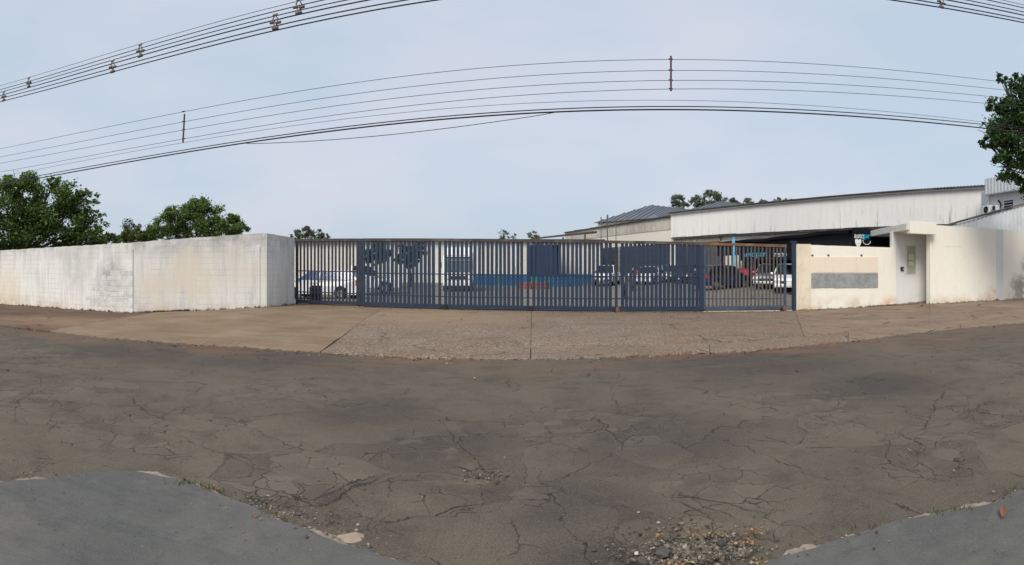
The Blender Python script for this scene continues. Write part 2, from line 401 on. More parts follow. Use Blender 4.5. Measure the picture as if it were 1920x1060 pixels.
M_CANOPY = wall_mat('canopy_concrete_paint', (.74, .71, .645), (.60, .57, .52), .6, .25, False, mott=.3)
M_PEACH = wall_mat('peach_panel_paint', (.82, .715, .575), (.80, .70, .57), .5, .1, False, mott=.12)
M_SLATE = simple('grey_slate_tile', (.27, .285, .285), .7, .22, 5, local=False, dirt=(.40, .39, .35))
M_BLOCK = simple('grey_mortared_block', (.60, .59, .565), .92, .22, 5, local=False, bump=.5, dirt=(.36, .36, .355))
def gate_paint(name, col, fade, rust):
    m = NT(name); oi = m.n('ShaderNodeObjectInfo').outputs['Random']
    n = m.noise(5, 6, .7); n2 = m.noise(14, 5, .7, m.vec((1, 1, .5)))
    c = m.mix(m.rng(oi, 0, 1, 0, .75), col, fade)
    c = m.mix(m.rng(n, .46, .70, 0, .7), c, fade)
    c = m.mix(m.rng(n2, .60, .72, 0, .75), c, rust)
    return m.done(c, m.rng(n, .3, .7, .42, .72), n2, .2, .004)
M_NAVY = gate_paint('navy_gate_paint', (.008, .023, .058), (.017, .036, .070), (.055, .042, .036))
M_NAVY2 = simple('worn_slate_blue_gate_paint', (.050, .072, .115), .55, .3, 5, local=False, dirt=(.10, .095, .09))
M_STEELBR = simple('greyish_worn_gate_bars', (.085, .080, .080), .6, .3, 6, local=False, dirt=(.12, .085, .06))
M_RUST = simple('rusted_top_rail', (.060, .048, .042), .8, .4, 2.2, local=False, dirt=(.19, .16, .135))
M_RUSTO = simple('orange_rusted_steel', (.16, .085, .045), .85, .4, 4, local=False, dirt=(.25, .20, .15))
M_BLACK = simple('black_rubber', (.015, .015, .016), .8, .2, 8)
M_CONCPALE = simple('pale_track_concrete', (.52, .49, .44), .9, .2, 3, local=False, dirt=(.25, .19, .14))

# ================================================================== THE SETTING
# ground sheet to the horizon
def build_ground():
    xs = np.unique(np.concatenate([np.linspace(-900, -60, 9), np.linspace(-60, 60, 49), np.linspace(60, 900, 9)]))
    ys = np.unique(np.concatenate([np.linspace(-300, -20, 6), np.linspace(-20, 90, 56), np.linspace(90, 1200, 12)]))
    mb = MB(); nx, ny = len(xs), len(ys)
    vs = [(x, y, gz(x, y) - .12) for y in ys for x in xs]
    mb.add(vs, [(j * nx + i, j * nx + i + 1, (j + 1) * nx + i + 1, (j + 1) * nx + i) for j in range(ny - 1) for i in range(nx - 1)])
    tag(obj('ground', mb, M_DIRT), kind='structure')
build_ground()

# curves of the far kerb, the gutter strip and the property line, as distances along a direction
CURB = [(-260, 590), (-150, 596), (0, 609), (100, 620), (200, 632), (400, 645), (600, 657), (760, 667), (930, 671), (1100, 669), (1250, 662), (1400, 655), (1500, 646), (1600, 636), (1700, 624), (1800, 613), (1920, 603), (2060, 592), (2160, 588)]
STRIP = [(500, 638), (600, 642), (780, 646), (995, 649), (1250, 643), (1400, 639), (1500, 631), (1600, 620), (1750, 606), (1920, 597), (2060, 588), (2160, 583.5)]
def curve_r(tab, px, h): return h * F / (float(np.interp(px, [t[0] for t in tab], [t[1] for t in tab])) - HY)
def jag(px, k): return .035 * math.sin(px * .11 + k) + .028 * math.sin(px * .31 + 2 * k) + .02 * math.sin(px * .83 + k)
def curb_r(px): return curve_r(CURB, px, EYE - .05) + jag(px, 1)
def strip_r(px): return curve_r(STRIP, px, EYE - .06) + .5 * jag(px, 2)
WL0 = XY(-260, 36.5); A_ = (-21.1, 17.7); B_ = (-12.5, 16.6); C_ = (-8.04, 18.1); D_ = (-7.75, 19.95)
G0 = (-7.8, 20.0); G1 = (9.97, 19.05); E_ = (10.0, 19.05); F_ = (14.4, 18.9); H_ = (15.3, 17.7); I_ = (20.9, 17.55); I2 = (34.0, 17.2)
K_ = on_line((14.4, 18.95), (16.4, 18.55), 1746)
PROP = [(WL0, A_), (A_, B_), (B_, C_), (C_, D_), (G0, G1), (E_, F_), (F_, K_[:2]), (H_, I_), (I_, I2)]
def prop_r(px):
    best = 60
    for a, b in PROP:
        q = on_line(a, b, px)
        if -.02 <= q[3] <= 1.02 and q[2] > 0: best = min(best, q[2])
    return best

# road
def build_road():
    def axis_pts():
        return np.unique(np.round(np.concatenate([np.linspace(-90, -14, 39), np.linspace(-14, -6, 81), np.linspace(-6, 6, 301), np.linspace(6, 14, 81), np.linspace(14, 90, 39)]), 4))
    xs = axis_pts()
    ys = np.unique(np.round(np.concatenate([np.linspace(-8, 2.2, 12), np.linspace(2.2, 6, 96), np.linspace(6, 10.9, 60)]), 4))
    X, Y = np.meshgrid(xs, ys)
    def wave(kx, ky, ph): return np.sin(X * kx + Y * ky + ph)
    Z = .006 * wave(1.3, .7, 0) + .005 * wave(-.8, 1.9, 1) + .004 * wave(2.9, -1.7, 2) + .0025 * wave(5.1, 4.3, .5) + .002 * wave(-7.7, 6.1, 1.5) + .001 * wave(17, 13, .3) + .001 * wave(-23, 19, .9)
    for (cx, cy, rx, ry, d) in [(1.08, 3.22, .42, .2, .035), (-1.0, 3.75, .5, .22, .02), (-.25, 4.35, .3, .2, .012), (3.15, 3.95, .25, .14, .02), (3.4, 5.7, .35, .12, .02), (-3.6, 2.9, .5, .3, .02)]:
        q = ((X - cx) / rx) ** 2 + ((Y - cy) / ry) ** 2 + .25 * np.sin(X * 21 + Y * 9) + .2 * np.sin(X * 37 - Y * 31)
        Z -= d * np.clip(1.6 - q, 0, 1)
    # far edge sinks under the pavement slabs
    ny, nx = X.shape
    vs = list(map(tuple, np.stack([X, Y, Z], -1).reshape(-1, 3)))
    mb = MB(); mb.add(vs, [(j * nx + i, j * nx + i + 1, (j + 1) * nx + i + 1, (j + 1) * nx + i) for j in range(ny - 1) for i in range(nx - 1)])
    ro = tag(obj('road', mb, ASPH, smooth=True), kind='structure')
    def zmap(zs):
        o = np.zeros_like(X)
        for cx, cy, a, b in zs:
            t = np.clip((b - np.hypot(X - cx, Y - cy)) / (b - a), 0, 1); o = np.maximum(o, t * t * (3 - 2 * t))
        return o.reshape(-1).astype(np.float32)
    tar = zmap([(-1.55, 6.2, .1, 1.1), (-.85, 5.35, .1, .95), (1.3, 5.4, .2, 1.3), (-4.3, 9.4, .3, 2.2), (3.9, 9.2, .5, 3.0), (.35, 3.9, .1, .75), (4.6, 6.5, .2, 1.5), (-6.5, 9.0, .3, 2.2), (0.5, 3.2, .1, .6)])
    brk = zmap([(x, y, b * .25, b * 1.15) for x, y, b in [(-5.3, 5.0, 1.7), (-3.4, 4.8, 1.3), (-2.85, 6.75, 1.1), (-.6, 5.3, .8), (.8, 6.0, 1.2), (3.3, 5.8, 1.3), (4.8, 4.1, 1.6), (-.25, 4.3, .8), (1.3, 3.8, 1.0), (-1.5, 4.1, 1.2), (3.2, 3.9, .9), (-8.5, 6.5, 3.0), (8.5, 6.0, 2.6)]])
    for nm, arr in (('tar', tar), ('broken', brk)):
        at = ro.data.attributes.new(nm, 'FLOAT', 'POINT'); at.data.foreach_set('value', arr)
build_road()

# far pavement and driveway: joint bed + slabs that each have their own edges
def patch(pl, pr, rb, rt, n=40, m=14, lift=0.0, th=.12, mess=.006):
    """ground patch between directions pl=(bottom,top) and pr, distance rb(px)..rt(px)"""
    def side(q):
        a = Vector(XY(q[0], rb(q[0]))); b = Vector(XY(q[1], rt(q[1])))
        return lambda v: 960 + F * math.atan2(*a.lerp(b, v))      # straight joint on the ground
    sl, sr = side(pl), side(pr)
    def fn(u, v):
        px = sl(v) * (1 - u) + sr(v) * u
        a, b = rb(px), rt(px); r = a + (b - a) * v
        x, y = XY(px, r)
        z = gz(x, max(y, 10.6)) + lift + mess * (math.sin(x * 1.9 + y) + math.sin(y * 2.7 - x * .6))
        # broken front lip
        if v == 0: z -= .02 * abs(math.sin(px * .21)) + .012
        return (x, y, z)
    mb = MB(); mb.grid(fn, n, m)
    top = list(mb.v); w = n + 1
    rim = [i for i in range(w)] + [j * w + n for j in range(1, m + 1)] + [m * w + i for i in range(n - 1, -1, -1)] + [j * w for j in range(m - 1, 0, -1)]
    o = len(mb.v); mb.v += [(top[i][0], top[i][1], top[i][2] - th) for i in rim]
    k = len(rim)
    mb.f += [(rim[i], rim[(i + 1) % k], o + (i + 1) % k, o + i) for i in range(k)]
    return mb
bed = patch((-260, -260), (2160, 2160), lambda p: curb_r(p) - .03, lambda p: prop_r(p) + .25, 240, 12, -.055, .1)
drive = tag(obj('driveway', bed, M_SOIL), kind='structure')
G = .6   # half joint in photo pixels
prp = lambda p: prop_r(p) + .12
def slab(*a, mat, **k): return obj('slab', patch(*a, **k), mat, drive)
slab((-260, -260), (92, 296), curb_r, prp, mat=M_BROWN, n=60)
slab((92 + .4, 296 + .4), (600 - G, 722 - G), curb_r, prp, mat=M_TAN, n=70)
slab((626 + G, 722 + G), (995 - G * .6, 997 - G * .6), lambda p: strip_r(p) + .05, prp, mat=M_AGG, n=60)
slab((995 + G * .6, 997 + G * .6), (1248, 1236), lambda p: strip_r(p) + .05, prp, mat=M_AGG, n=40, lift=.003)
slab((1248.4, 1236.4), (1508, 1490), lambda p: strip_r(p) + .05, prp, mat=M_AGG2, n=40)
slab((1508.4, 1490.4), (1742, 1742), lambda p: strip_r(p) + .05, prp, mat=M_WALK, n=50, lift=.012)
slab((1742.3, 1742.5), (1960, 1935), lambda p: strip_r(p) + .05, prp, mat=M_WALK, n=40, lift=.006)
slab((1961, 1936), (2160, 2160), lambda p: strip_r(p) + .05, prp, mat=M_WALK, n=30, lift=.014)
for a, b, mt in ((601, 994, M_AGG), (996, 1330, M_AGG), (1331, 1590, M_AGG2), (1591, 1800, M_WALK), (1801, 2160, M_WALK)):
    slab((a, a + (25 if a == 601 else 0)), (b, b), curb_r, lambda p: strip_r(p) - .045, mat=mt, n=50, m=6, lift=-.008)

# yard pavement behind the gate
M_YARD = slab_mat('yard_concrete', [(.145, .130, .112), (.175, .155, .132), (.20, .178, .150)], dust=(.19, .15, .115), crack=.6)
def yard():
    mb = MB()
    def fn(u, v):
        x = -40 + 75 * u; y0 = 20.35 - .055 * (x + 7.8) if -9 < x < 12 else 19.2
        y = 20.3 + (95 - 20.3) * v * v if x < 10.5 else 19.6 + (95 - 19.6) * v * v
        return (x, y, gz(x, y) - .02)
    mb.grid(fn, 75, 40)
    tag(obj('yard_pavement', mb, M_YARD), kind='structure')
yard()

# near pavement: painted top with a ragged broken rim of bare concrete
EDGE = [(0, 906), (60, 899), (130, 893), (190, 885), (270, 888), (340, 900), (400, 921), (450, 942), (520, 976), (600, 1006), (680, 1031), (770, 1060), (860, 1085), (960, 1100), (1100, 1100), (1250, 1095), (1350, 1082), (1440, 1059), (1500, 1036), (1560, 1016), (1640, 991), (1700, 976), (1780, 961), (1850, 946), (1920, 918)]
EDGE_T = [(-math.pi, 9), (-2.3, 9), (-1.75, 6.5), (-1.3, 4.0), (-1.05, 3.9)] + [(ang(a), (EYE - .05) * F / (b - HY)) for a, b in EDGE] + [(1.0, 4.9), (1.15, 6.6), (1.3, 9.5), (1.45, 16), (1.6, 16), (2.3, 11), (math.pi, 9)]
def edge_pts(out, amp, seed, z):
    rs = random.Random(seed); pts = []; n = 1500
    for k in range(n):
        th = -math.pi + 2 * math.pi * k / n; px = 960 + F * th
        r = float(np.interp(th, [e[0] for e in EDGE_T], [e[1] for e in EDGE_T])) + out
        r += amp * (.6 * math.sin(px * .021 + seed) + .45 * math.sin(px * .057 + 2.1 * seed) + .18 * math.sin(px * .17 + seed) + .10 * math.sin(px * .41) + rs.uniform(-.08, .08))
        pts.append((r * math.sin(th), r * math.cos(th), z))
    return pts
def walk_slab(name, out, amp, seed, z, mat, th, parent=None):
    e = edge_pts(out, amp, seed, z); n = len(e)
    rows = [1, .97, .9, .75, .55, .3, .08] if not parent else [1, .9, .8]
    mb = MB(); vs = [(x * k, y * k, z) for k in rows for (x, y, _) in e]
    mb.add(vs, [(k * n + i, k * n + (i + 1) % n, (k + 1) * n + (i + 1) % n, (k + 1) * n + i) for k in range(len(rows) - 1) for i in range(n)])
    if not parent: mb.f.append(tuple(range((len(rows) - 1) * n, len(rows) * n)))
    o = len(mb.v); mb.v += [(x * 1.004, y * 1.004, z - th) for (x, y, _) in e]
    mb.f += [((i + 1) % n, i, o + i, o + (i + 1) % n) for i in range(n)]
    return obj(name, mb, mat, parent)
near = walk_slab('pavement', 0, .022, 3, .055, M_PWALK, .05); tag(near, kind='structure')
rim = walk_slab('concrete_edge', .028, .062, 8, .042, M_RAW, .06, near)

# ================================================================== WALLS
def wallrun(mb, A, B, zb, zt, th, n=24, jit=.012, seed=1):
    """upright wall between plan points A, B; front face on AB, thickness away from the camera"""
    rs = random.Random(seed)
    a, b = Vector(A), Vector(B); d = (b - a).normalized(); nrm = Vector((-d.y, d.x))
    if nrm.dot((a + b) / 2) < 0: nrm = -nrm
    lo, hi, lo2, hi2 = [], [], [], []
    for i in range(n + 1):
        u = i / n; p = a.lerp(b, u); q = p + nrm * th
        z0 = zb[0] + (zb[1] - zb[0]) * u; z1 = zt[0] + (zt[1] - zt[0]) * u + rs.uniform(-jit, jit)
        bow = rs.uniform(-jit, jit) * .35
        lo.append((p.x, p.y, z0)); hi.append((p.x + nrm.x * bow, p.y + nrm.y * bow, z1)); lo2.append((q.x, q.y, z0)); hi2.append((q.x, q.y, z1 + rs.uniform(-jit, jit) * .5))
    vs = lo + hi + hi2 + lo2; m = n + 1
    fs = []
    for i in range(n):
        fs += [(i, i + 1, m + i + 1, m + i), (m + i, m + i + 1, 2 * m + i + 1, 2 * m + i), (2 * m + i, 2 * m + i + 1, 3 * m + i + 1, 3 * m + i), (3 * m + i, 3 * m + i + 1, i + 1, i)]
    fs += [(0, m, 2 * m, 3 * m), (n, 3 * m + n, 2 * m + n, m + n)]
    mb.add(vs, fs); return mb

lw = thing('boundary_wall', 'long whitewashed block wall with grey stains left of the gate', 'wall', (B_[0], B_[1], 0))
zA, zB_, zC = -.15 + 2.5, -.05 + 2.5, .23 + 2.5
obj('wall_panel', wallrun(MB(), WL0, A_, (-.6, -.4), (2.15, zA), .22, 20, seed=1), M_WW, lw)
obj('wall_panel', wallrun(MB(), A_, B_, (-.4, -.4), (zA, zB_), .22, 40, seed=2), M_WW, lw)
w2 = obj('wall_panel', wallrun(MB(), (B_[0] + .015, B_[1] - .012), C_, (-.4, -.4), (zB_ + .012, zC), .22, 24, seed=3), M_WW, lw)
obj('wall_end', wallrun(MB(), (C_[0] + .004, C_[1] + .006), (D_[0], D_[1] - .02), (-.4, -.4), (zC - .004, zC - .09), -.22 if False else .22, 8, .006, seed=4), M_WW, lw)
# pilaster strips on the splayed panel
for px in (272, 478):
    a, b = ((B_, C_) if px > 252 else (A_, B_))
    q = on_line(a, b, px); d = (Vector(b) - Vector(a)).normalized(); nr = Vector((d.y, -d.x))
    zt_ = (zB_ + (zC - zB_) * q[3] if px > 252 else zA + (zB_ - zA) * q[3]) - (.42 if px > 252 else .1)
    zb_ = -.3
    if px == 272: continue
    obj('pilaster', MB().box((q[0] + nr.x * .006, q[1] + nr.y * .006, (zt_ + zb_) / 2), (.34, .03, zt_ - zb_), math.atan2(d.y, d.x)), M_WW, lw, bev=.004, seg=1)
# worn patch where single blocks show
d = (Vector(B_) - Vector(A_)).normalized(); nr = Vector((d.y, -d.x)); rz_ = math.atan2(d.y, d.x)
bm_ = MB().box((0, 0, 0), (.372, .03, .178)).mesh('block', M_BLOCK); bevel(bm_, .008, 1)
for row in range(7):
    for c in range(6):
        s = -(.22 + c * .39 + (.195 if row % 2 else 0))
        if c > 3 and row > 3 - (c - 4) * 2 or (c == 3 and row == 6): continue
        p = Vector(B_) + d * s + nr * (-.0125 + random.uniform(0, .003))
        z = .20 + row * .194
        inst('block', bm_, lw, (p.x - B_[0], p.y - B_[1], z), rz_)
# overlapping joint where the two panels meet
obj('joint_seam', MB().box((B_[0] - d.x * .012 + nr.x * .002, B_[1] - d.y * .012, 1.0), (.018, .012, 2.4), rz_), M_SOIL, lw)

# right-hand low wall with the blank sign board
M_PLAST = wall_mat('peeling_plaster_edge', (.80, .71, .55), (.70, .63, .50), .6, .2, True, mott=.4)
pw = thing('sign_wall', 'low cream wall with blank peach and grey sign panels right of the gate', 'wall', (E_[0], E_[1], 0))
obj('wall_panel', wallrun(MB(), on_line(E_, F_, 1520)[:2], (F_[0] + .1, F_[1]), (-.5, -.5), (2.40, 2.36), .24, 12, .006, 5), M_CREAM, pw)
eq = on_line(E_, F_, 1519.5)
obj('wall_end', wallrun(MB(), (E_[0], E_[1] - .03), (eq[0], eq[1] - .03), (-.5, -.5), (2.43, 2.43), .30, 3, .006, 6), M_PLAST, pw)
def wall_rect(A, B, px0, px1, y0, y1, proud, th, mat, name, par, bev=.003, gap=0.0):
    """slab on the face AB covering photo columns px0..px1, rows y0..y1 (rows read at the middle)"""
    q0, q1 = on_line(A, B, px0), on_line(A, B, px1); qm = on_line(A, B, (px0 + px1) / 2)
    z1 = EYE + (HY - y0) * qm[2] / F; z0 = EYE + (HY - y1) * qm[2] / F
    d = (Vector(q1[:2]) - Vector(q0[:2])); L = d.length; d.normalize(); nr = Vector((d.y, -d.x))
    if nr.dot(Vector(q0[:2])) > 0: nr = -nr
    c = (Vector(q0[:2]) + Vector(q1[:2])) / 2 + nr * (proud - th / 2)
    return obj(name, MB().box((c.x, c.y, (z0 + z1) / 2), (L - gap, th, z1 - z0 - gap), math.atan2(d.y, d.x)), mat, par, bev=bev, seg=1)
for a, b in ((1521, 1563), (1563, 1606), (1606, 1646)):
    wall_rect(E_, F_, a, b, 482, 511.6, .016, .03, M_PEACH, 'sign_panel', pw, gap=.006)
for a, b in ((1521, 1563), (1563, 1610), (1610, 1646)):
    wall_rect(E_, F_, a, b, 512.4, 540.5, .018, .034, M_SLATE, 'slate_tile', pw, gap=.006)
M_DARKBR = simple('dark_iron', (.05, .04, .035), .7, .3, 10, local=False)
for px in (1523, 1553, 1615):
    wall_rect(E_, F_, px - 1.6, px + 1.6, 477.5, 480.5, .03, .05, M_DARKBR, 'clip', pw)

# gatehouse: recessed wall, hatch, canopy slab
gh = thing('gatehouse', 'pale recessed entry with narrow hatch under a concrete canopy', 'gatehouse', (F_[0], F_[1], 0))
Ra, Rb = (14.36, 18.98), (16.4, 18.55)
obj('recess_wall', wallrun(MB(), Ra, Rb, (-.3, -.3), (3.02, 3.02), .2, 6, .003, 7), M_BLUEWHITE, gh)
hw = wall_rect(Ra, Rb, 1696.5, 1718, 459, 516, .012, .06, M_CANOPY, 'hatch_frame', gh)
M_HATCH = simple('greenish_glass', (.36, .38, .29), .35, .12, 2, local=False, dirt=(.46, .46, .38))
def sub_rect(par, *a, **k): return wall_rect(Ra, Rb, *a, **k, par=par)
wall_rect(Ra, Rb, 1700, 1716.5, 461.5, 514, .016, .03, M_HATCH, 'pane', hw)
for y in (475, 489, 502):
    wall_rect(Ra, Rb, 1700, 1716.5, y - .7, y + .7, .024, .03, M_HATCH, 'bar', hw)
M_NOTICE = simple('pale_notice', (.55, .57, .47), .7, .05, 3, local=False)
wall_rect(Ra, Rb, 1703.5, 1713, 477, 487.5, .028, .03, M_NOTICE, 'notice', hw)
wall_rect(Ra, Rb, 1703.5, 1712, 491, 498, .028, .03, M_NOTICE, 'notice', hw)
ic = wall_rect(Ra, Rb, 1688.5, 1694, 500.5, 508.5, .05, .06, M_BLACK, 'intercom', gh)
wall_rect(Ra, Rb, 1691.5, 1693.4, 502.5, 506.5, .056, .04, simple('intercom_grey', (.3, .3, .3), .5), 'button_plate', ic)
ml = wall_rect(Ra, Rb, 1719.5, 1731.5, 489, 494.5, .012, .03, M_CANOPY, 'letter_slot', gh)
wall_rect(Ra, Rb, 1720.5, 1730.5, 490.3, 492, .016, .02, M_BLUEWHITE, 'slot_flap', ml)
cn = MB().prism([(13.85, 17.42, 2.99), (15.24, 17.42, 2.99), (15.24, 18.0, 2.99), (18.2, 18.0, 2.99), (18.6, 22.2, 2.99), (15.55, 22.2, 2.99)], (0, 0, .26))
canopy = obj('canopy', cn, M_CANOPY, gh, bev=.012, seg=1)
lb = MB().prism([(13.98, 17.36, 2.86), (15.34, 17.36, 2.86), (15.34, 17.66, 2.86), (14.06, 17.66, 2.86)], (0, 0, .47))
obj('lintel', lb, M_CREAM, gh, bev=.01, seg=1)
obj('lamp_base', MB().box((14.62, 18.3, 2.965), (.3, .3, .045)), M_CANOPY, gh, bev=.01)

hwall = thing('street_wall', 'tall cream street wall with mossy right end', 'wall', (H_[0], H_[1], 0))
obj('wall_panel', wallrun(MB(), H_, on_line(H_, I_, 1868)[:2], (-.4, -.4), (3.262, 3.26), .24, 14, .006, 9), M_CREAM, hwall)
q = on_line(H_, I_, 1868); q2 = on_line(H_, I_, 1881)
obj('pilaster', wallrun(MB(), (q[0], q[1] - .012), (q2[0], q2[1] - .012), (-.4, -.4), (3.25, 3.25), .26, 3, .004, 10), M_BLUEWHITE, hwall)
obj('wall_panel', wallrun(MB(), q2[:2], I2, (-.4, -.4), (3.258, 3.24), .24, 24, .006, 11), M_CREAM, hwall)
M_CRK = simple('crack_filler', (.55, .50, .42), .9, .1, 5, local=False)
obj('patched_crack', MB().box((16.55, H_[1] - .036, 2.42), (.92, .008, .012), math.atan2(I_[1] - H_[1], I_[0] - H_[0])), M_CRK, hwall)

# ================================================================== GATE
g0, g1 = Vector(G0), Vector(G1); gd = (g1 - g0).normalized(); GL = (g1 - g0).length; grz = math.atan2(gd.y, gd.x)
def gs(px): return on_line(G0, G1, px)[3] * GL
def gbase(s): return .20 + (-.02 - .20) * s / GL
GH = 2.40
track = obj('gate_track', (lambda mb: mb)(MB().prism([(*(g0 + gd * -.1).to_tuple(), gbase(-.1) - .10), (*(g0 + gd * (GL + .1)).to_tuple(), gbase(GL) - .10), (*(g0 + gd * (GL + .1)).to_tuple(), gbase(GL) + .035), (*(g0 + gd * -.1).to_tuple(), gbase(-.1) + .035)], (.16 * gd.y, .26, 0))), M_CONCPALE, origin=(G0[0], G0[1], 0))
tag(track, 'pale concrete strip with rail running under the whole gate', 'gate track')
obj('rail', MB().prism([(*(g0 + gd * -.1).to_tuple(), gbase(-.1) + .03), (*(g0 + gd * (GL + .1)).to_tuple(), gbase(GL) + .03), (*(g0 + gd * (GL + .1)).to_tuple(), gbase(GL) + .06), (*(g0 + gd * -.1).to_tuple(), gbase(-.1) + .06)], (0, .03, 0)), M_RUSTO, track)
BW_CACHE = {}
def bar_mesh(w, dp, h, mat):
    k = (w, dp, h, mat.name)
    if k not in BW_CACHE:
        me = MB().box((0, 0, h / 2), (w, dp, h)).mesh('bar', mat); bevel(me, .006, 1); BW_CACHE[k] = me
    return BW_CACHE[k]
def leaf(name, label, secs, off, mats, rails, wheels, topmat, spacing):
    """secs: list of (px0, px1, bar width). off: set-back of this leaf behind the gate line"""
    s0, s1 = gs(secs[0][0]), gs(secs[-1][1])
    org = g0 + gd * s0
    t = thing(name, label, 'gate', (org.x, org.y, gbase(s0)))
    def at(s, z, o=0.0):
        p = g0 + gd * s + Vector((-gd.y, gd.x)) * (off + o); return (p.x, p.y, gbase(s) + z)
    def railo(nm, z0, z1, dep, mat, a=s0, b=s1, o=0.0):
        mb = MB()
        n = max(2, int((b - a) / .5)); rs = random.Random(int(z0 * 100))
        pts = [a + (b - a) * i / n for i in range(n + 1)]
        for i in range(n):
            pass
        vs, fs = [], []
        for i, s in enumerate(pts):
            w = rs.uniform(-.004, .004)
            vs += [at(s, z0 + w, o - dep / 2), at(s, z0 + w, o + dep / 2), at(s, z1 + w, o + dep / 2), at(s, z1 + w, o - dep / 2)]
        for i in range(n):
            k = i * 4
            fs += [(k + j, k + (j + 1) % 4, k + 4 + (j + 1) % 4, k + 4 + j) for j in range(4)]
        fs += [(0, 1, 2, 3), (n * 4 + 3, n * 4 + 2, n * 4 + 1, n * 4)]
        mb.add(vs, fs); return obj(nm, mb, mat, t)
    railo('top_rail', GH - .085, GH + .01, .11, topmat)
    railo('bottom_rail', .075, .20, .07, mats[1])
    for (z, hgt) in rails: railo('rail', z - hgt / 2, z + hgt / 2, .075, mats[1])
    # posts at the section ends
    edges = [secs[0][0]] + [c[1] for c in secs]
    for k, px in enumerate(edges):
        s = gs(px); w = .085
        if px in (680,): w = .20
        if px in (1317,): w = .13
        if k == 0: s += w / 2
        if k == len(edges) - 1: s -= w / 2
        p = at(s, 0); obj('post', MB().box((p[0], p[1], gbase(s) + (.06 + GH - .05) / 2), (w, .09, GH - .11), grz), mats[1], t, bev=.006, seg=1)
    nb = 0
    for (p0, p1, w) in secs:
        a, b = gs(p0) + .06, gs(p1) - .06
        n = max(2, int(round((b - a) / spacing)))
        me = bar_mesh(w, .045, GH - .26, mats[0])
        for i in range(1, n):
            s = a + (b - a) * i / n + random.uniform(-.008, .008)
            p = at(s, .19); o = inst('bar', me, t, (p[0] - org.x, p[1] - org.y, p[2] - gbase(s0)), grz + random.uniform(-.05, .05))
            o.rotation_euler.y = random.uniform(-.004, .004)
            nb += 1
    for px in wheels:
        s = gs(px); p = at(s, .055, -.03)
        mb = MB(); ax = Vector((-gd.y, gd.x, 0))
        c = Vector(p)
        mb.tube([c - ax * .035, c + ax * .035], .085, 14)
        wv = obj('wheel', mb, M_BLACK, t)
        obj('bracket', MB().box((c.x + gd.x * .07, c.y + gd.y * .07 - .05, c.z + .05), (.12, .05, .16), grz), M_RUSTO if px > 1000 else M_BLACK, wv, bev=.006, seg=1)
    return t, at
M_DKNAVY = simple('dark_navy_gate_paint', (.017, .022, .042), .5, .3, 6, local=False, dirt=(.04, .04, .045))
leaf('sliding_gate', 'short dark leaf of open gate bars beside the whitewashed wall', [(555, 680, .066)], .0, (M_DKNAVY, M_DKNAVY), [(1.25, .035), (.48, .035)], [], M_RUST, .135)
leaf('sliding_gate', 'long navy blue sliding gate leaf spanning the middle of the driveway', [(681, 825, .106), (825, 990, .097), (990, 1155, .096), (1155, 1317, .102)], -.06, (M_NAVY, M_NAVY), [(1.21, .035), (.46, .035)], [832, 992, 1153], M_RUST, .142)
gt3, at3 = leaf('sliding_gate', 'right gate leaf of greyer thin bars with rusty orange top', [(1318.5, 1474, .058)], .01, (M_STEELBR, M_NAVY2), [(.46, .035)], [1466], M_RUSTO, .142)
# dark upper rail of the middle leaf
# gate post by the sign wall
gp = on_line(G0, G1, 1489); gp = (gp[0] - .02, gp[1] - .02)
gpt = thing('gate_post', 'dark navy steel post between gate and cream sign wall', 'post', (gp[0], gp[1], gbase(GL) - .1))
obj('shaft', MB().box((gp[0], gp[1], 1.18), (.12, .16, 2.6), grz), M_NAVY, gpt, bev=.008)
obj('cap', MB().box((gp[0] - .01, gp[1], 2.50), (.20, .20, .06), grz), M_NAVY, gpt, bev=.008)
obj('latch', MB().box((gp[0] - .16, gp[1], .62), (.12, .06, .09), grz), M_BLACK, gpt, bev=.006)
# gate motor housing
s = gs(590); p = g0 + gd * s + Vector((-gd.y, gd.x)) * .32
mo = thing('gate_motor', 'dark blue gate motor box behind the leftmost bars', 'motor', (p.x, p.y, gbase(s)))
obj('base', MB().box((p.x, p.y, gbase(s) + .06), (.62, .34, .16), grz), M_DKNAVY, mo, bev=.01)
obj('housing', MB().box((p.x - .08, p.y, gbase(s) + .40), (.42, .32, .54), grz), M_DKNAVY, mo, bev=.04)
obj('lid', MB().box((p.x - .08, p.y, gbase(s) + .69), (.36, .28, .05), grz), M_DKNAVY, mo, bev=.02)

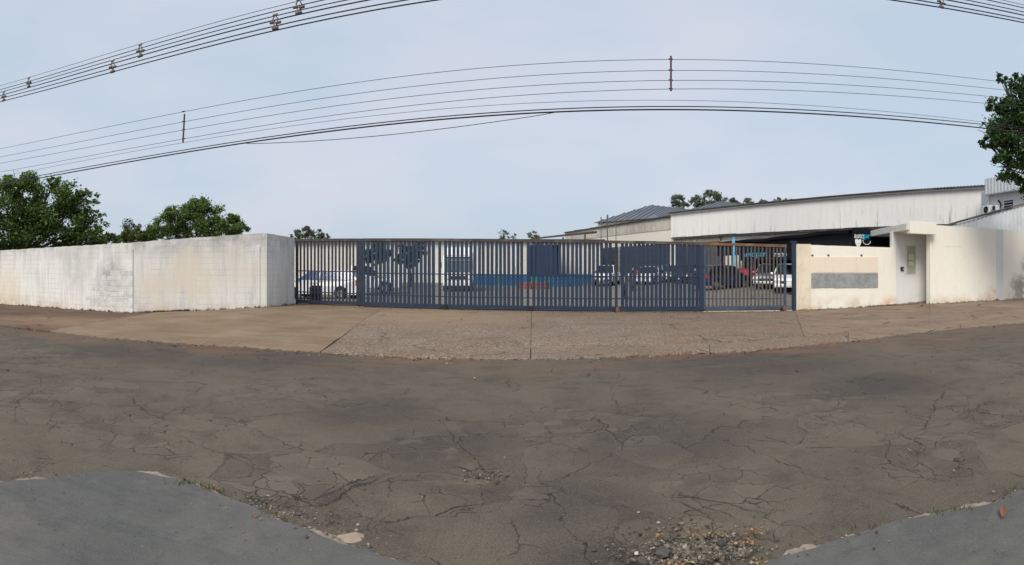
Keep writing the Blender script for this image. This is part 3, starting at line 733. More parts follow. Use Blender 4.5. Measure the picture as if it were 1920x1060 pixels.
# ================================================================== BUILDINGS
def sheet(mb, A, B, z0, z1, pitch=.25, amp=.02, zt=None, off=0.0):
    """corrugated upright sheet between plan points; zt optional (top at A, top at B)"""
    a, b = Vector(A), Vector(B); L = (b - a).length; d = (b - a).normalized(); nr = Vector((-d.y, d.x))
    n = max(2, int(L / pitch) * 4); vs = []
    for i in range(n + 1):
        u = i / n; k = i % 4; o = (amp if k in (1, 2) else 0) + off
        p = a.lerp(b, u) - nr * o
        t = z1 if zt is None else zt[0] + (zt[1] - zt[0]) * u
        vs += [(p.x, p.y, z0), (p.x, p.y, t)]
    mb.add(vs, [(2 * i, 2 * i + 2, 2 * i + 3, 2 * i + 1) for i in range(n)])
    return mb
def siding():
    m = NT('stained_white_metal_siding')
    z = m.axis(2)
    n = m.noise(.12, 4, .6); col = m.mix(m.rng(n, .4, .6), (.80, .785, .735), (.74, .735, .71))
    vs = m.noise(1.0, 6, .75, m.vec((2.2, 2.2, .22)))
    col = m.mix(m.rng(vs, .52, .72, 0, .32), col, (.52, .51, .49))
    vs2 = m.noise(1.0, 6, .8, m.vec((3.5, 3.5, .35), (7, 1, 3)))
    low = m.rng(z, 5.6, 4.3, .15, 1.0)
    y = m.axis(1); rt = m.rng(y, 50, 26, .55, 1.15)
    col = m.mix(m.math('MULTIPLY', m.math('MULTIPLY', m.rng(vs2, .55, .68, 0, .85), low), rt), col, (.13, .115, .10))
    return m.done(col, .65, vs, .1, .01, spec=.4)
M_SIDING = siding()
M_CREAMMET = wall_mat('cream_metal_cladding', (.74, .69, .60), (.66, .62, .55), .5, .1, False, gs=.15, mott=.1)
M_GREYBAND = wall_mat('rain_streaked_cladding', (.60, .56, .48), (.42, .39, .34), .8, .8, False, gs=.3, mott=.5)
M_DARKROOF = simple('blackened_roof_edge', (.055, .05, .048), .85, .4, 1.2, local=False, dirt=(.22, .20, .18))
M_TRANSL = simple('brown_translucent_strip', (.24, .20, .165), .6, .35, 3, local=False, dirt=(.38, .35, .30))
M_WHITEW = wall_mat('white_yard_wall_paint', (.70, .67, .60), (.60, .58, .53), .5, .2, False, gs=.2, mott=.15)
M_WHITEMET = simple('white_ribbed_metal', (.62, .64, .66), .5, .12, .8, local=False, dirt=(.48, .49, .50))

Wa, Wb, Wc = (27.6, 20.6), (14.4, 51.9), (7.3, 80.0)
wh = thing('warehouse', 'long white metal warehouse with black streaked siding behind the gatehouse', 'warehouse', (14.4, 51.9, 0))
wd = (Vector(Wb) - Vector(Wa)).normalized(); wn2 = Vector((wd.y, -wd.x))       # points to the far side
if wn2.x < 0: wn2 = -wn2
def shift(p, k, nrm=wn2): return (p[0] + nrm.x * k, p[1] + nrm.y * k)
# siding as single sheets
Lw = (Vector(Wb) - Vector(Wa)).length; ns = 16
for i in range(ns):
    a = Vector(Wa).lerp(Vector(Wb), i / ns); b = Vector(Wa).lerp(Vector(Wb), (i + 1) / ns)
    o = .006 if i % 2 else 0
    obj('siding_sheet', sheet(MB(), shift(b, o), shift(a, o), 4.28 + random.uniform(-.03, .03), 6.42, .5, .005), M_SIDING, wh)
obj('wall', wallrun(MB(), shift(Wb, .45), shift(Wa, .45), (-.3, -.3), (6.2, 6.2), .3, 10, .0), M_WHITEW, wh)
obj('ledge', wallrun(MB(), shift(Wb, .05), shift(Wa, .05), (4.12, 4.12), (4.24, 4.24), .5, 20, .01), M_DARKROOF, wh)
tq = on_line(Wa, Wb, 1262); tq2 = on_line(Wa, Wb, 1346)
obj('window_strip', sheet(MB(), shift(tq, .25), shift(tq2, .25), 3.72, 4.14, .3, .02), M_TRANSL, wh)
# roof slab and its corrugated dark edge
rf = MB().prism([(*shift(Wa, -.28), 6.43), (*shift(Wb, -.28), 6.43), (*shift(Wb, 26), 6.1), (*shift(Wa, 26), 6.1)], (0, 0, .05))
roof = obj('roof', rf, M_DARKROOF, wh)
ed = MB(); n = 300
vs = []
for i in range(n + 1):
    p = Vector(Wa).lerp(Vector(Wb), i / n); q = shift(p, -.30); h = .045 if i % 2 else 0
    vs += [(q[0], q[1], 6.47 + h), (q[0], q[1], 6.52 + h), ]
    q = shift(p, 1.2); vs += [(q[0], q[1], 6.52 + h)]
ed.add(vs, [(3 * i, 3 * i + 3, 3 * i + 4, 3 * i + 1) for i in range(n)] + [(3 * i + 1, 3 * i + 4, 3 * i + 5, 3 * i + 2) for i in range(n)])
obj('roof_edge', ed, M_DARKROOF, roof)
obj('fascia', wallrun(MB(), shift(Wb, -.2), shift(Wa, -.2), (6.36, 6.36), (6.425, 6.425), .06, 60, .008), M_SIDING, roof)

wl = thing('warehouse_annex', 'lower cream end of the warehouse with rain stained top band', 'warehouse', (Wc[0], Wc[1], 0))
Wb2, Wc2 = shift(Wb, .35), Wc
obj('lower_wall', wallrun(MB(), Wc2, Wb2, (-.3, -.3), (5.08, 5.08), .3, 10, .0), M_CREAMMET, wl)
for i in range(6):
    a = Vector(Wc2).lerp(Vector(Wb2), i / 6); b = Vector(Wc2).lerp(Vector(Wb2), (i + 1) / 6)
    obj('upper_panel', wallrun(MB(), shift(a, -.05), shift(b, -.05), (5.06, 5.06), (6.2, 6.2), .2, 3, .0), M_GREYBAND, wl)
obj('roof_edge', wallrun(MB(), shift(Wc2, -.25), shift(Wb2, -.25), (6.21, 6.21), (6.30, 6.33), 1.5, 60, .03, 5), M_DARKROOF, wl)

M_BAY = simple('dark_workshop_door', (.060, .066, .078), .7, .3, .5, local=False)
for p0, p1 in ((1116, 1160), (1163, 1207), (1210, 1254)):
    q0, q1 = on_line(Wc2, Wb2, p0), on_line(Wc2, Wb2, p1)
    dr = obj('roller_door', wallrun(MB(), shift(q0, -.12), shift(q1, -.12), (-.2, -.2), (3.75, 3.75), .1, 2, 0), M_BAY, wl)
    for k in range(6): obj('slat', wallrun(MB(), shift(q0, -.16), shift(q1, -.16), (.3 + k * .58, .3 + k * .58), (.36 + k * .58, .36 + k * .58), .05, 1, 0), M_BAY, dr)
for p0, p1 in ((1264, 1306), (1309, 1352), ):
    q0, q1 = on_line(Wa, Wb, p0), on_line(Wa, Wb, p1)
    obj('roller_door', wallrun(MB(), shift(q0, .3), shift(q1, .3), (-.2, -.2), (3.5, 3.5), .1, 2, 0), M_BAY, wh)

# grey hip roofs beyond the warehouse
M_HIP = simple('blue_grey_roof_sheets', (.105, .125, .150), .6, .22, .6, local=False, dirt=(.16, .18, .205))
M_HIP2 = simple('roof_seam_metal', (.065, .078, .092), .6, .2, 2, local=False)
def hip(name, label, Ra_, Rb_, zr, ze, wid, hipl):
    a, b = Vector(Ra_), Vector(Rb_); d = (b - a).normalized(); nr = Vector((d.y, -d.x))
    if nr.dot(a) > 0: nr = -nr
    t = thing(name, label, 'building', (a.x, a.y, 0))
    c = [a - d * hipl + nr * wid, b + d * hipl + nr * wid, b + d * hipl - nr * wid, a - d * hipl - nr * wid]
    mb = MB(); vs = [(p.x, p.y, ze) for p in c] + [(a.x, a.y, zr), (b.x, b.y, zr)]
    mb.add(vs, [(0, 1, 5, 4), (1, 2, 5), (2, 3, 4, 5), (3, 0, 4), (0, 3, 2, 1)])
    r = obj('roof', mb, M_HIP, t)
    k = [a - d * (hipl - .5) + nr * (wid - .5), b + d * (hipl - .5) + nr * (wid - .5), b + d * (hipl - .5) - nr * (wid - .5), a - d * (hipl - .5) - nr * (wid - .5)]
    obj('wall', MB().prism([(p.x, p.y, -.3) for p in k], (0, 0, ze + .25)), M_CREAMMET, t)
    # standing seams on the two faces one can see
    sm = MB()
    L = (b - a).length + 2 * hipl
    for i in range(1, int(L / 1.1)):
        s_ = -hipl + i * 1.1
        p0 = a + d * s_ + nr * wid
        tt = 1.0
        if s_ < 0: tt = 1 + s_ / hipl
        if s_ > (b - a).length: tt = 1 - (s_ - (b - a).length) / hipl
        p1 = a + d * s_ + nr * wid * (1 - tt); z1 = ze + (zr - ze) * tt
        sm.tube([(p0.x, p0.y, ze + .04), (p1.x, p1.y, z1 + .04)], .06, 4)
    for i in range(1, int(2 * wid / 1.1)):
        s_ = -wid + i * 1.1; tt = 1 - abs(s_) / wid
        p0 = a - d * hipl + nr * s_; p1 = a - d * hipl * (1 - tt) + nr * s_
        sm.tube([(p0.x, p0.y, ze + .04), (p1.x, p1.y, ze + (zr - ze) * tt + .04)], .06, 4)
    so = tag(obj('seams', sm, M_HIP2, r), kind='stuff')
    return t
hip('hip_roofed_building', 'blue-grey hip roof rising left of the dark trees', XY(1220, 80), XY(1312, 88), 10.0, 7.6, 6.0, 5.2)
hip('hip_roofed_building', 'grey hip roof half hidden right of the dark trees', XY(1352, 88), XY(1402, 93), 11.4, 9.0, 6.0, 6.5)

# white shed at the back of the yard
bs = thing('yard_shed', 'long white shed wall with blue base seen through the gate', 'building', (-8, 60, 0))
ya, yb = (-32, 60.5), (9.2, 60.0)
nseg = 14
for i in range(nseg):
    a = Vector(ya).lerp(Vector(yb), i / nseg); b = Vector(ya).lerp(Vector(yb), (i + 1) / nseg)
    obj('wall_panel', wallrun(MB(), a, b - (b - a).normalized() * .05, (-.3, -.3), (4.3, 4.3), .25, 1, 0), M_WHITEW, bs)
M_BLUEP = simple('bright_blue_paint', (.022, .13, .30), .6, .2, 1, local=False)
for p0, p1 in ((610, 690), (886, 1004), (1046, 1112)):
    q0, q1 = on_line(ya, yb, p0), on_line(ya, yb, p1)
    obj('blue_base', wallrun(MB(), (q0[0], q0[1] - .04), (q1[0], q1[1] - .04), (-.2, -.2), (.85, .8), .03, 3, 0), M_BLUEP, bs)
obj('roof', MB().prism([(ya[0] - .5, 59.9, 4.31), (yb[0] + .3, 59.4, 4.31), (yb[0] + .3, 70, 4.33), (ya[0] - .5, 70, 4.33)], (0, 0, .08)), M_DARKROOF, bs)
# dark blue container
M_CONT = simple('dark_blue_corrugated_steel', (.012, .028, .085), .6, .3, 1, local=False)
cx0, cx1 = XY(994, 54.5), XY(1048, 54.5)
ct = thing('shipping_container', 'dark blue container standing before the white yard shed', 'container', (cx0[0], cx0[1], 0))
obj('end_wall', sheet(MB(), cx0, cx1, 0.02, 3.55, .3, .05), M_CONT, ct)
obj('side_wall', sheet(MB(), (cx0[0], cx0[1] + 5.0), cx0, .02, 3.55, .3, .04), M_CONT, ct)
obj('side_wall', sheet(MB(), cx1, (cx1[0], cx1[1] + 5.0), .02, 3.55, .3, .04), M_CONT, ct)
obj('roof', MB().prism([(cx0[0], cx0[1], 3.55), (cx1[0], cx1[1], 3.55), (cx1[0], cx1[1] + 5, 3.55), (cx0[0], cx0[1] + 5, 3.55)], (0, 0, .06)), M_CONT, ct)
for c in (cx0, cx1):
    obj('corner_post', MB().box((c[0], c[1] - .07, 1.79), (.16, .16, 3.6)), M_CONT, ct, bev=.01)
obj('door_bar', MB().tube([((cx0[0] + cx1[0]) / 2 - .3, cx0[1] - .12, .2), ((cx0[0] + cx1[0]) / 2 - .3, cx0[1] - .12, 3.4)], .03), M_STEELBR, ct)

# brown lean-to sheet roof on posts
la, lb_ = P(998, 449.5, 57), P(1110, 437.5, 47)
lt = thing('lean_to', 'dark brown sheet roof sloping up beside the warehouse annex', 'canopy', (la.x, la.y, 0))
M_BROWNS = simple('dark_brown_sheet', (.075, .055, .045), .8, .3, 1.5, local=False)
obj('roof_sheet', MB().prism([la, lb_, lb_ + Vector((.9, 3.4, .2)), la + Vector((.5, 3.4, .2))], (0, 0, .16)), M_BROWNS, lt)
for q in (la.lerp(lb_, .08), la.lerp(lb_, .9), la.lerp(lb_, .5) + Vector((.6, 3, .1))):
    obj('post', MB().tube([(q.x, q.y, -.1), (q.x, q.y, q.z)], .07, 8), M_BROWNS, lt)

# three thin masts above the gate
for px, y, r, w, lab in ((1127, 412, 46, .030, 'thin grey mast with knobbed tip above gate, left of three'), (1139, 408, 45, .045, 'thickest dark mast above the gate, middle of three'), (1155, 417, 46, .028, 'shortest thin mast above the gate, right of three')):
    q = P(px, y, r); mt = thing('mast', lab, 'mast', (q.x, q.y, -.05), group='masts above the gate')
    obj('shaft', MB().tube([(q.x, q.y, -.1), (q.x, q.y, q.z)], w, 6), M_STEELBR, mt)
    obj('tip', MB().tube([(q.x, q.y, q.z - .02), (q.x, q.y, q.z + .22)], [w * 1.9, w * 1.2], 6), M_STEELBR, mt)

# black car shop with two signs
M_CHAR = simple('charcoal_cladding', (.016, .017, .022), .9, .25, 1, local=False, spec=.2)
M_CHAR2 = simple('black_trim', (.008, .009, .012), .9, .2, 1, local=False, spec=.15)
M_SWHITE = simple('white_lettering', (.80, .80, .80), .5, .03)
M_SCYAN = simple('cyan_lettering', (.03, .42, .72), .5, .05)
sa, sb = (15.6, 43.0), (14.78, 22.45)        # yard side, far end to near end
se = (18.4, 22.35)
shop = thing('car_shop', 'black clad car shop with white and blue lettering behind sign wall', 'shop', (sb[0], sb[1], 0))
npan = 7
for i in range(npan):
    a = Vector(sa).lerp(Vector(sb), i / npan); b = Vector(sa).lerp(Vector(sb), (i + 1) / npan); d2 = (b - a).normalized()
    obj('fascia_panel', wallrun(MB(), a + d2 * .02, b - d2 * .02, (2.42, 2.42), (3.20, 3.17), .1, 2, 0), M_CHAR, shop)
obj('fascia_core', wallrun(MB(), shift(sa, .05, Vector((1, 0))), shift(sb, .05, Vector((1, 0))), (2.40, 2.40), (3.26, 3.22), .1, 2, 0), M_CHAR2, shop)
# sagging awning edge above the fascia
aw = MB(); n = 40; vs = []
for i in range(n + 1):
    u = i / n; p = Vector(sa).lerp(Vector(sb), u)
    sg = .05 * math.sin(u * 9) * (1 - u) + .03 * math.sin(u * 23)
    zt = 3.44 + sg - .10 * u
    vs += [(p.x - .25, p.y, zt - .20), (p.x - .28, p.y, zt - .05), (p.x + .5, p.y, zt + .05), (p.x + .5, p.y, zt - .15)]
aw.add(vs, [(4 * i + j, 4 * i + 4 + j, 4 * i + 4 + (j + 1) % 4, 4 * i + (j + 1) % 4) for i in range(n) for j in range(4)])
obj('awning', aw, M_CHAR2, shop)
endp = obj('sign_board', wallrun(MB(), (sb[0] - .1, sb[1] - .12), (se[0], se[1] - .12), (1.2, 1.2), (3.36, 3.36), .12, 2, 0), M_CHAR2, shop)
obj('back_wall', wallrun(MB(), shift(sa, 2.2, Vector((1, 0))), shift(sb, 2.2, Vector((1, 0))), (-.2, -.2), (3.0, 3.0), .15, 2, 0), M_CHAR, shop)
obj('roof', MB().prism([(sa[0] + .2, sa[1], 3.05), (sb[0] + .2, sb[1], 3.05), (se[0], se[1], 3.05), (sa[0] + 2.4, sa[1], 3.05)], (0, 0, .12)), M_CHAR2, shop)
for u in (.05, .35, .68, .97):
    p = Vector(sa).lerp(Vector(sb), u); obj('column', MB().box((p.x + .1, p.y, 1.2), (.16, .16, 2.5)), M_CHAR2, shop, bev=.01)
# end sign lettering: faces the street
def put_text(body, size, mat, name, par, loc, rz, sx=1.0):
    me = text_mesh(body, size, .008, mat, name)
    o = bpy.data.objects.new(name, me); COL.objects.link(o); o.parent = par
    o.location = Vector(loc) - WORLD_LOC[par.name]; o.rotation_euler = (math.pi / 2, 0, rz); o.scale = (sx, 1, 1)
    return o
ez = math.atan2(se[1] - sb[1], se[0] - sb[0])
def endpt(px, y): q = on_line((sb[0] - .1, sb[1] - .135), (se[0], se[1] - .135), px); return (q[0], q[1], EYE + (HY - y) * q[2] / F)
put_text('auto', .36, M_SWHITE, 'lettering', endp, endpt(1601.5, 446.5), ez, .84)
put_text('par', .36, M_SCYAN, 'lettering', endp, endpt(1618.0, 446.5), ez, .84)
q = endpt(1609, 455)
sh_ = [(-.16, .14), (-.09, .17), (0, .12), (.09, .17), (.16, .14), (.17, .02), (.11, -.12), (.05, -.21), (0, -.17), (-.05, -.21), (-.11, -.12), (-.17, .02)]
obj('shield_emblem', MB().prism([(q[0] + x, q[1] + x * math.tan(ez), q[2] + z) for x, z in sh_], (0, -.012, 0)), M_SWHITE, endp)
q = endpt(1625, 452); arc = [(q[0] + .21 * math.cos(R(t)) , q[1] - .01, q[2] + .17 * math.sin(R(t))) for t in range(165, 372, 14)]
obj('swirl_emblem', MB().tube(arc, .018, 6), M_SWHITE, endp)
obj('swirl_emblem', MB().tube([(q[0] - .18, q[1] - .01, q[2] + .2), (q[0] - .10, q[1] - .01, q[2] + .06)], .022, 6), M_SCYAN, endp)
# second sign inside the yard
sg_a, sg_b = P(1388, 478, 36), P(1494, 478, 31)
sgb = wallrun(MB(), sg_a.to_2d(), sg_b.to_2d(), (1.95, 1.95), (2.62, 2.62), .08, 2, 0)
ib = obj('hanging_sign_board', sgb, M_CHAR2, shop)
sz = math.atan2(sg_b.y - sg_a.y, sg_b.x - sg_a.x)
def sgp(px, y): q = on_line(sg_a.to_2d(), sg_b.to_2d(), px); return (q[0], q[1] - .03, EYE + (HY - y) * q[2] / F)
put_text('autopar', .46, M_SCYAN, 'lettering', ib, sgp(1392, 482), sz, 1.85)
put_text('remo', .46, M_SWHITE, 'lettering', ib, sgp(1451, 482), sz, 1.25)
# light blue post in the yard
q = P(1375, 447, 38)
cp = thing('blue_post', 'light blue post rising above the right gate leaf', 'post', (q.x, q.y, -.05))
obj('shaft', MB().box((q.x, q.y, (q.z - .1) / 2), (.16, .16, q.z + .1)), simple('light_blue_paint', (.16, .45, .72), .5, .1), cp, bev=.01)
obj('cap', MB().box((q.x, q.y, q.z + .02), (.2, .2, .05)), M_SCYAN, cp, bev=.01)

# right-hand white building with parapet, air conditioners, window
rb0, rb1 = (24.27, 23.3), (23.62, 18.75)
rbt = thing('white_building', 'white building with ribbed parapet and air conditioners behind the tree', 'building', (rb0[0], rb0[1], 0))
M_RBW = wall_mat('right_building_paint', (.66, .655, .63), (.56, .555, .54), .5, .15, False, mott=.2)
rd = (Vector(rb1) - Vector(rb0)).normalized(); rnr = Vector((rd.y, -rd.x))
if rnr.x > 0: rnr = -rnr
obj('wall', MB().prism([(*shift(rb0, -.35, rnr), -.2), (*shift(rb1, -.35, rnr), -.2), (36, 18.9, -.2), (36, 24.2, -.2), (24.9, 24.2, -.2)], (0, 0, 6.2)), M_RBW, rbt)
obj('parapet', sheet(MB(), rb0, rb1, 5.74, 6.62, .28, .03), M_WHITEMET, rbt)
obj('parapet_side', sheet(MB(), (27, 24.4), rb0, 5.74, 6.62, .28, .03), M_WHITEMET, rbt)
obj('soffit', MB().prism([(*rb0, 5.70), (*rb1, 5.70), (36, 18.8, 5.70), (36, 24.4, 5.70), (27, 24.4, 5.70)], (0, 0, .05)), M_WHITEMET, rbt)
def rbp(px, y, k=-.35): q = on_line(shift(rb0, k, rnr), shift(rb1, k, rnr), px); return Vector((q[0], q[1], EYE + (HY - y) * q[2] / F))
wv_ = rbp(1892, 385); rrz = math.atan2(rd.y, rd.x)
wdw = obj('window', MB().box((wv_.x, wv_.y, wv_.z), (.85, .06, .62), rrz), M_WHITEMET, rbt, bev=.01)
obj('pane', MB().box((wv_.x + rnr.x * .03, wv_.y + rnr.y * .03, wv_.z), (.75, .03, .52), rrz), M_CHAR, wdw)
for k in range(3):
    obj('louver', MB().box((wv_.x + rnr.x * .05, wv_.y + rnr.y * .05, wv_.z - .16 + k * .16), (.74, .03, .03), rrz), M_WHITEMET, wdw)
obj('downpipe', MB().tube([rbp(1857, 366) + Vector((rnr.x * .08, 0, 0)), rbp(1856, 378) + Vector((rnr.x * .08, 0, 0)), rbp(1853, 392) + Vector((rnr.x * .08, 0, 0))], .045, 6), M_WHITEMET, rbt)
obj('cable_bundle', MB().tube([rbp(1874, 376) + Vector((-.1, 0, 0)), rbp(1879, 384) + Vector((-.1, 0, 0)), rbp(1876, 396) + Vector((-.1, 0, 0))], .05, 6), M_BLACK, rbt)
def aircon(px, y, lab, s=1.0):
    c = rbp(px, y) + Vector((rnr.x, rnr.y, 0)) * .2
    t = thing('air_conditioner', lab, 'air conditioner', (c.x, c.y, c.z - .3 * s), group='air conditioners on the white building')
    obj('casing', MB().box(c, (.85 * s, .34, .6 * s), rrz), M_WHITEMET, t, bev=.03)
    n3 = Vector((rnr.x, rnr.y, 0))
    g = obj('fan_grille', MB().tube([c + n3 * .165, c + n3 * .19], .25 * s, 18), M_CHAR, t)
    obj('hub', MB().tube([c + n3 * .19, c + n3 * .2], .06 * s, 10), M_STEELBR, g)
    obj('bracket', MB().box(c - Vector((0, 0, .33 * s)) - n3 * .05, (.7 * s, .4, .04), rrz), M_STEELBR, t)
aircon(1858, 394, 'left air conditioner with round dark fan on white building', .78)
aircon(1873, 391, 'smaller air conditioner right of the round dark fan', .5)

# ribbed white metal shed behind the tall wall
ms0, ms1 = (17.4, 19.0), (29.0, 17.75)
ms1 = on_line(ms0, (21.9, 18.4), 2080)[:2]
mst = thing('metal_shed', 'white ribbed metal gable rising behind the tall cream wall', 'shed', (17.8, 19, 0))
zt0, zt1 = 3.34, 3.34 + (4.59 - 3.34) / (21.9 - 17.4) * (ms1[0] - 17.4)
nsh = 9
for i in range(nsh):
    a = Vector(ms0).lerp(Vector(ms1), i / nsh); b = Vector(ms0).lerp(Vector(ms1), (i + 1) / nsh)
    obj('metal_sheet', sheet(MB(), a, b, -.1, 0, .22, .035, zt=(zt0 + (zt1 - zt0) * i / nsh, zt0 + (zt1 - zt0) * (i + 1) / nsh), off=.005 * (i % 2)), M_WHITEMET, mst)
vs = MB().prism([(ms0[0] - .1, ms0[1] - .1, zt0 + .02), (ms1[0], ms1[1] - .1, zt1 + .02), (ms1[0], ms1[1] - .1, zt1 + .09), (ms0[0] - .1, ms0[1] - .1, zt0 + .08)], (0, .25, 0))
obj('roof', vs, M_DARKROOF, mst)
obj('side_sheet', sheet(MB(), (ms0[0] + .1, 22.8), ms0, -.1, 3.3, .22, .03), M_WHITEMET, mst)

# ================================================================== VEHICLES
M_TYRE = simple('tyre_rubber', (.012, .012, .012), .85, .2, 10)
M_RIM = simple('wheel_alloy', (.45, .46, .48), .35, .1, 10, metal=.8)
M_GLASS = simple('dark_car_glass', (.010, .013, .018), .12, .1, 2, spec=.35, bump=0)
M_GLASSG = simple('grey_green_windscreen', (.085, .11, .115), .12, .1, 2, spec=.8, bump=0)
M_LAMP = simple('clear_lamp', (.75, .75, .72), .15, .05, 4)
M_TAIL = simple('red_lamp', (.45, .02, .02), .25, .1, 4)
M_PLASTIC = simple('black_plastic', (.02, .02, .021), .6, .2, 8)
def paint(name, c, rough=.28, metal=.0): return simple(name, c, rough, .06, 2, metal=metal, spec=.6, bump=.02)
def wheel(par, x, y, r, w=.2):
    mb = MB().tube([(x, y - w / 2, r), (x, y - w / 2 + .02, r), (x, y + w / 2 - .02, r), (x, y + w / 2, r)], [r * .93, r, r, r * .93], 18)
    wo_ = obj('wheel', mb, M_TYRE, par, local=True, smooth=False)
    s_ = 1 if y > 0 else -1
    mb = MB().tube([(x, y + s_ * (w / 2 - .01), r), (x, y + s_ * (w / 2 + .012), r)], [r * .64, r * .6], 14)
    obj('rim', mb, M_RIM, wo_, local=True)
CARS = {
    'hatch': dict(L=4.0, W=1.72, wb=(-1.22, 1.25), wr=.30, low=[(2.0, .30), (2.02, .55), (1.92, .72), (1.05, .92), (-1.78, .97), (-2.0, .82), (-2.0, .40), (-1.92, .26)], gh=[(1.1, .90), (.38, 1.44), (-.5, 1.50), (-1.45, 1.42), (-1.88, .95)]),
    'sedan': dict(L=4.5, W=1.76, wb=(-1.35, 1.38), wr=.31, low=[(2.22, .30), (2.25, .55), (2.12, .72), (1.1, .90), (-1.5, .96), (-2.2, .93), (-2.26, .70), (-2.2, .30)], gh=[(1.15, .88), (.4, 1.40), (-.4, 1.46), (-1.05, 1.40), (-1.75, .95)]),
    'pickup': dict(L=5.2, W=1.85, wb=(-1.55, 1.6), wr=.37, low=[(2.58, .42), (2.6, .80), (2.5, 1.00), (1.35, 1.10), (-.45, 1.12), (-.47, 1.10), (-2.58, 1.10), (-2.6, .50)], gh=[(1.4, 1.08), (.7, 1.70), (.0, 1.76), (-.38, 1.70), (-.45, 1.10)]),
    'wagon': dict(L=4.5, W=1.74, wb=(-1.35, 1.38), wr=.30, low=[(2.22, .28), (2.25, .55), (2.12, .74), (1.15, .93), (-2.2, 1.0), (-2.26, .70), (-2.2, .28)], gh=[(1.2, .91), (.45, 1.36), (-.3, 1.42), (-1.75, 1.38), (-2.15, .98)]),
    'van': dict(L=4.6, W=1.8, wb=(-1.4, 1.5), wr=.31, low=[(2.28, .30), (2.3, .62), (2.2, .86), (1.6, 1.02), (-2.26, 1.04), (-2.3, .60), (-2.26, .28)], gh=[(1.7, 1.0), (1.0, 1.62), (.5, 1.76), (-2.0, 1.78), (-2.24, 1.02)]),
}
def car(name, label, kind, pm, px, r, head, group='cars parked in the yard', glass=None, lift=0.0):
    c = CARS[kind]; W_, L_ = c['W'], c['L']; x, y = XY(px, r)
    t = thing(name, label, 'car', (x, y, gz(x, y) - .02 + lift), R(head), group)
    wr = c['wr']; ar = wr + .06; sill = .24 if kind != 'pickup' else .38
    # side outline with wheel arches
    out = list(c['low'])
    low = [(out[-1][0], sill)]
    for wx in c['wb']:
        for k in range(9):
            a = math.pi - math.pi * k / 8
            low.append((wx + ar * math.cos(a), max(sill, wr + ar * math.sin(a)) if 0 < k < 8 else sill))
    low.append((out[0][0], sill))
    prof = out + low
    nseg = 6; mb = MB(); n = len(prof); vs = []
    for j in range(nseg + 1):
        v = -1 + 2 * j / nseg
        for (px_, z) in prof:
            taper = 1 - .10 * max(0, abs(px_) - L_ / 2 * .62) / (L_ / 2 * .38)
            tz = 1 - .05 * max(0, (z - .7)) / .4
            bulge = 1.0
            xx = px_ * (1 - .035 * v * v) if abs(px_) > L_ * .4 else px_
            vs.append((xx, v * W_ / 2 * taper * tz, z))
    fs = [(j * n + i, j * n + (i + 1) % n, (j + 1) * n + (i + 1) % n, (j + 1) * n + i) for j in range(nseg) for i in range(n)]
    fs += [tuple(range(n)), tuple(range(nseg * n, (nseg + 1) * n))[::-1]]
    mb.add(vs, fs); body = obj('body', mb, pm, t, local=True)
    bevel(body.data, .03, 2, 50)
    # greenhouse
    g = c['gh']; zb = min(p[1] for p in g); ztop = max(p[1] for p in g)
    def hw(z): return W_ / 2 * (.94 - .20 * (z - zb) / (ztop - zb))
    gl = MB(); n = len(g); vs = [(px_, s_ * hw(z), z) for s_ in (-1, 1) for (px_, z) in g]
    gl.add(vs, [tuple(range(n)), tuple(range(n, 2 * n))[::-1]] + [(i, n + i, n + (i + 1) % n, (i + 1) % n) for i in range(n)])
    glo = obj('windows', gl, glass or M_GLASS, t, local=True)
    # roof skin and pillars
    rfm = MB(); top = [p for p in g[1:-1]]
    vs = []
    for (px_, z) in top: vs += [(px_, -hw(z) - .012, z - .03), (px_, -hw(z) + .05, z + .022), (px_, hw(z) - .05, z + .022), (px_, hw(z) + .012, z - .03)]
    k = len(top); rfm.add(vs, [(4 * i + j, 4 * i + 4 + j, 4 * i + 5 + j, 4 * i + 1 + j) for i in range(k - 1) for j in range(3)])
    rfo = obj('roof', rfm, pm, t, local=True)
    for s_ in (-1, 1):
        for (a, b, w) in ((g[0], g[1], .035), (g[-1], g[-2], .06)):
            obj('pillar', MB().tube([(a[0], s_ * hw(a[1]), a[1] - .02), (b[0], s_ * hw(b[1]), b[1])], w, 6), pm, t, local=True)
        xb = -.15 if kind != 'van' else .3
        if kind != 'pickup':
            obj('pillar', MB().tube([(xb, s_ * (hw(zb) + .005), zb - .02), (xb - .05, s_ * hw(ztop) * 1.0, ztop - .03)], .04, 6), pm, t, local=True)
        obj('mirror', MB().box((g[0][0] - .25, s_ * (W_ / 2 + .08), zb + .08), (.1, .18, .12)), pm, t, local=True, bev=.03)
        f0 = c['low'][1]; r0 = c['low'][-2]
        obj('headlight', MB().box((f0[0] - .13, s_ * W_ * .35, f0[1] + .06), (.22, .34, .13)), M_LAMP, t, local=True, bev=.03)
        obj('taillight', MB().box((-L_ / 2 + .10, s_ * W_ * .40, .80 if kind != 'pickup' else .92), (.14, .18, .26)), M_TAIL, t, local=True, bev=.03)
        d_ = obj('door', MB().box((.42, s_ * (W_ / 2 * .985), .62 if kind != 'pickup' else .8), (1.0, .02, .52)), pm, t, local=True, bev=.01)
        obj('handle', MB().box((.05, s_ * (W_ / 2 * .985 + .015), .78 if kind != 'pickup' else .98), (.16, .03, .03)), M_PLASTIC, d_, local=True)
        for wx in c['wb']: wheel(t, wx, s_ * (W_ / 2 - .12), wr)
    obj('grille', MB().box((L_ / 2 - .02, 0, .52 if kind != 'pickup' else .78), (.06, W_ * .55, .14)), M_PLASTIC, t, local=True, bev=.02)
    obj('front_bumper', MB().box((L_ / 2 - .05, 0, .34 if kind != 'pickup' else .5), (.16, W_ * .86, .16)), M_PLASTIC if kind == 'pickup' else pm, t, local=True, bev=.04)
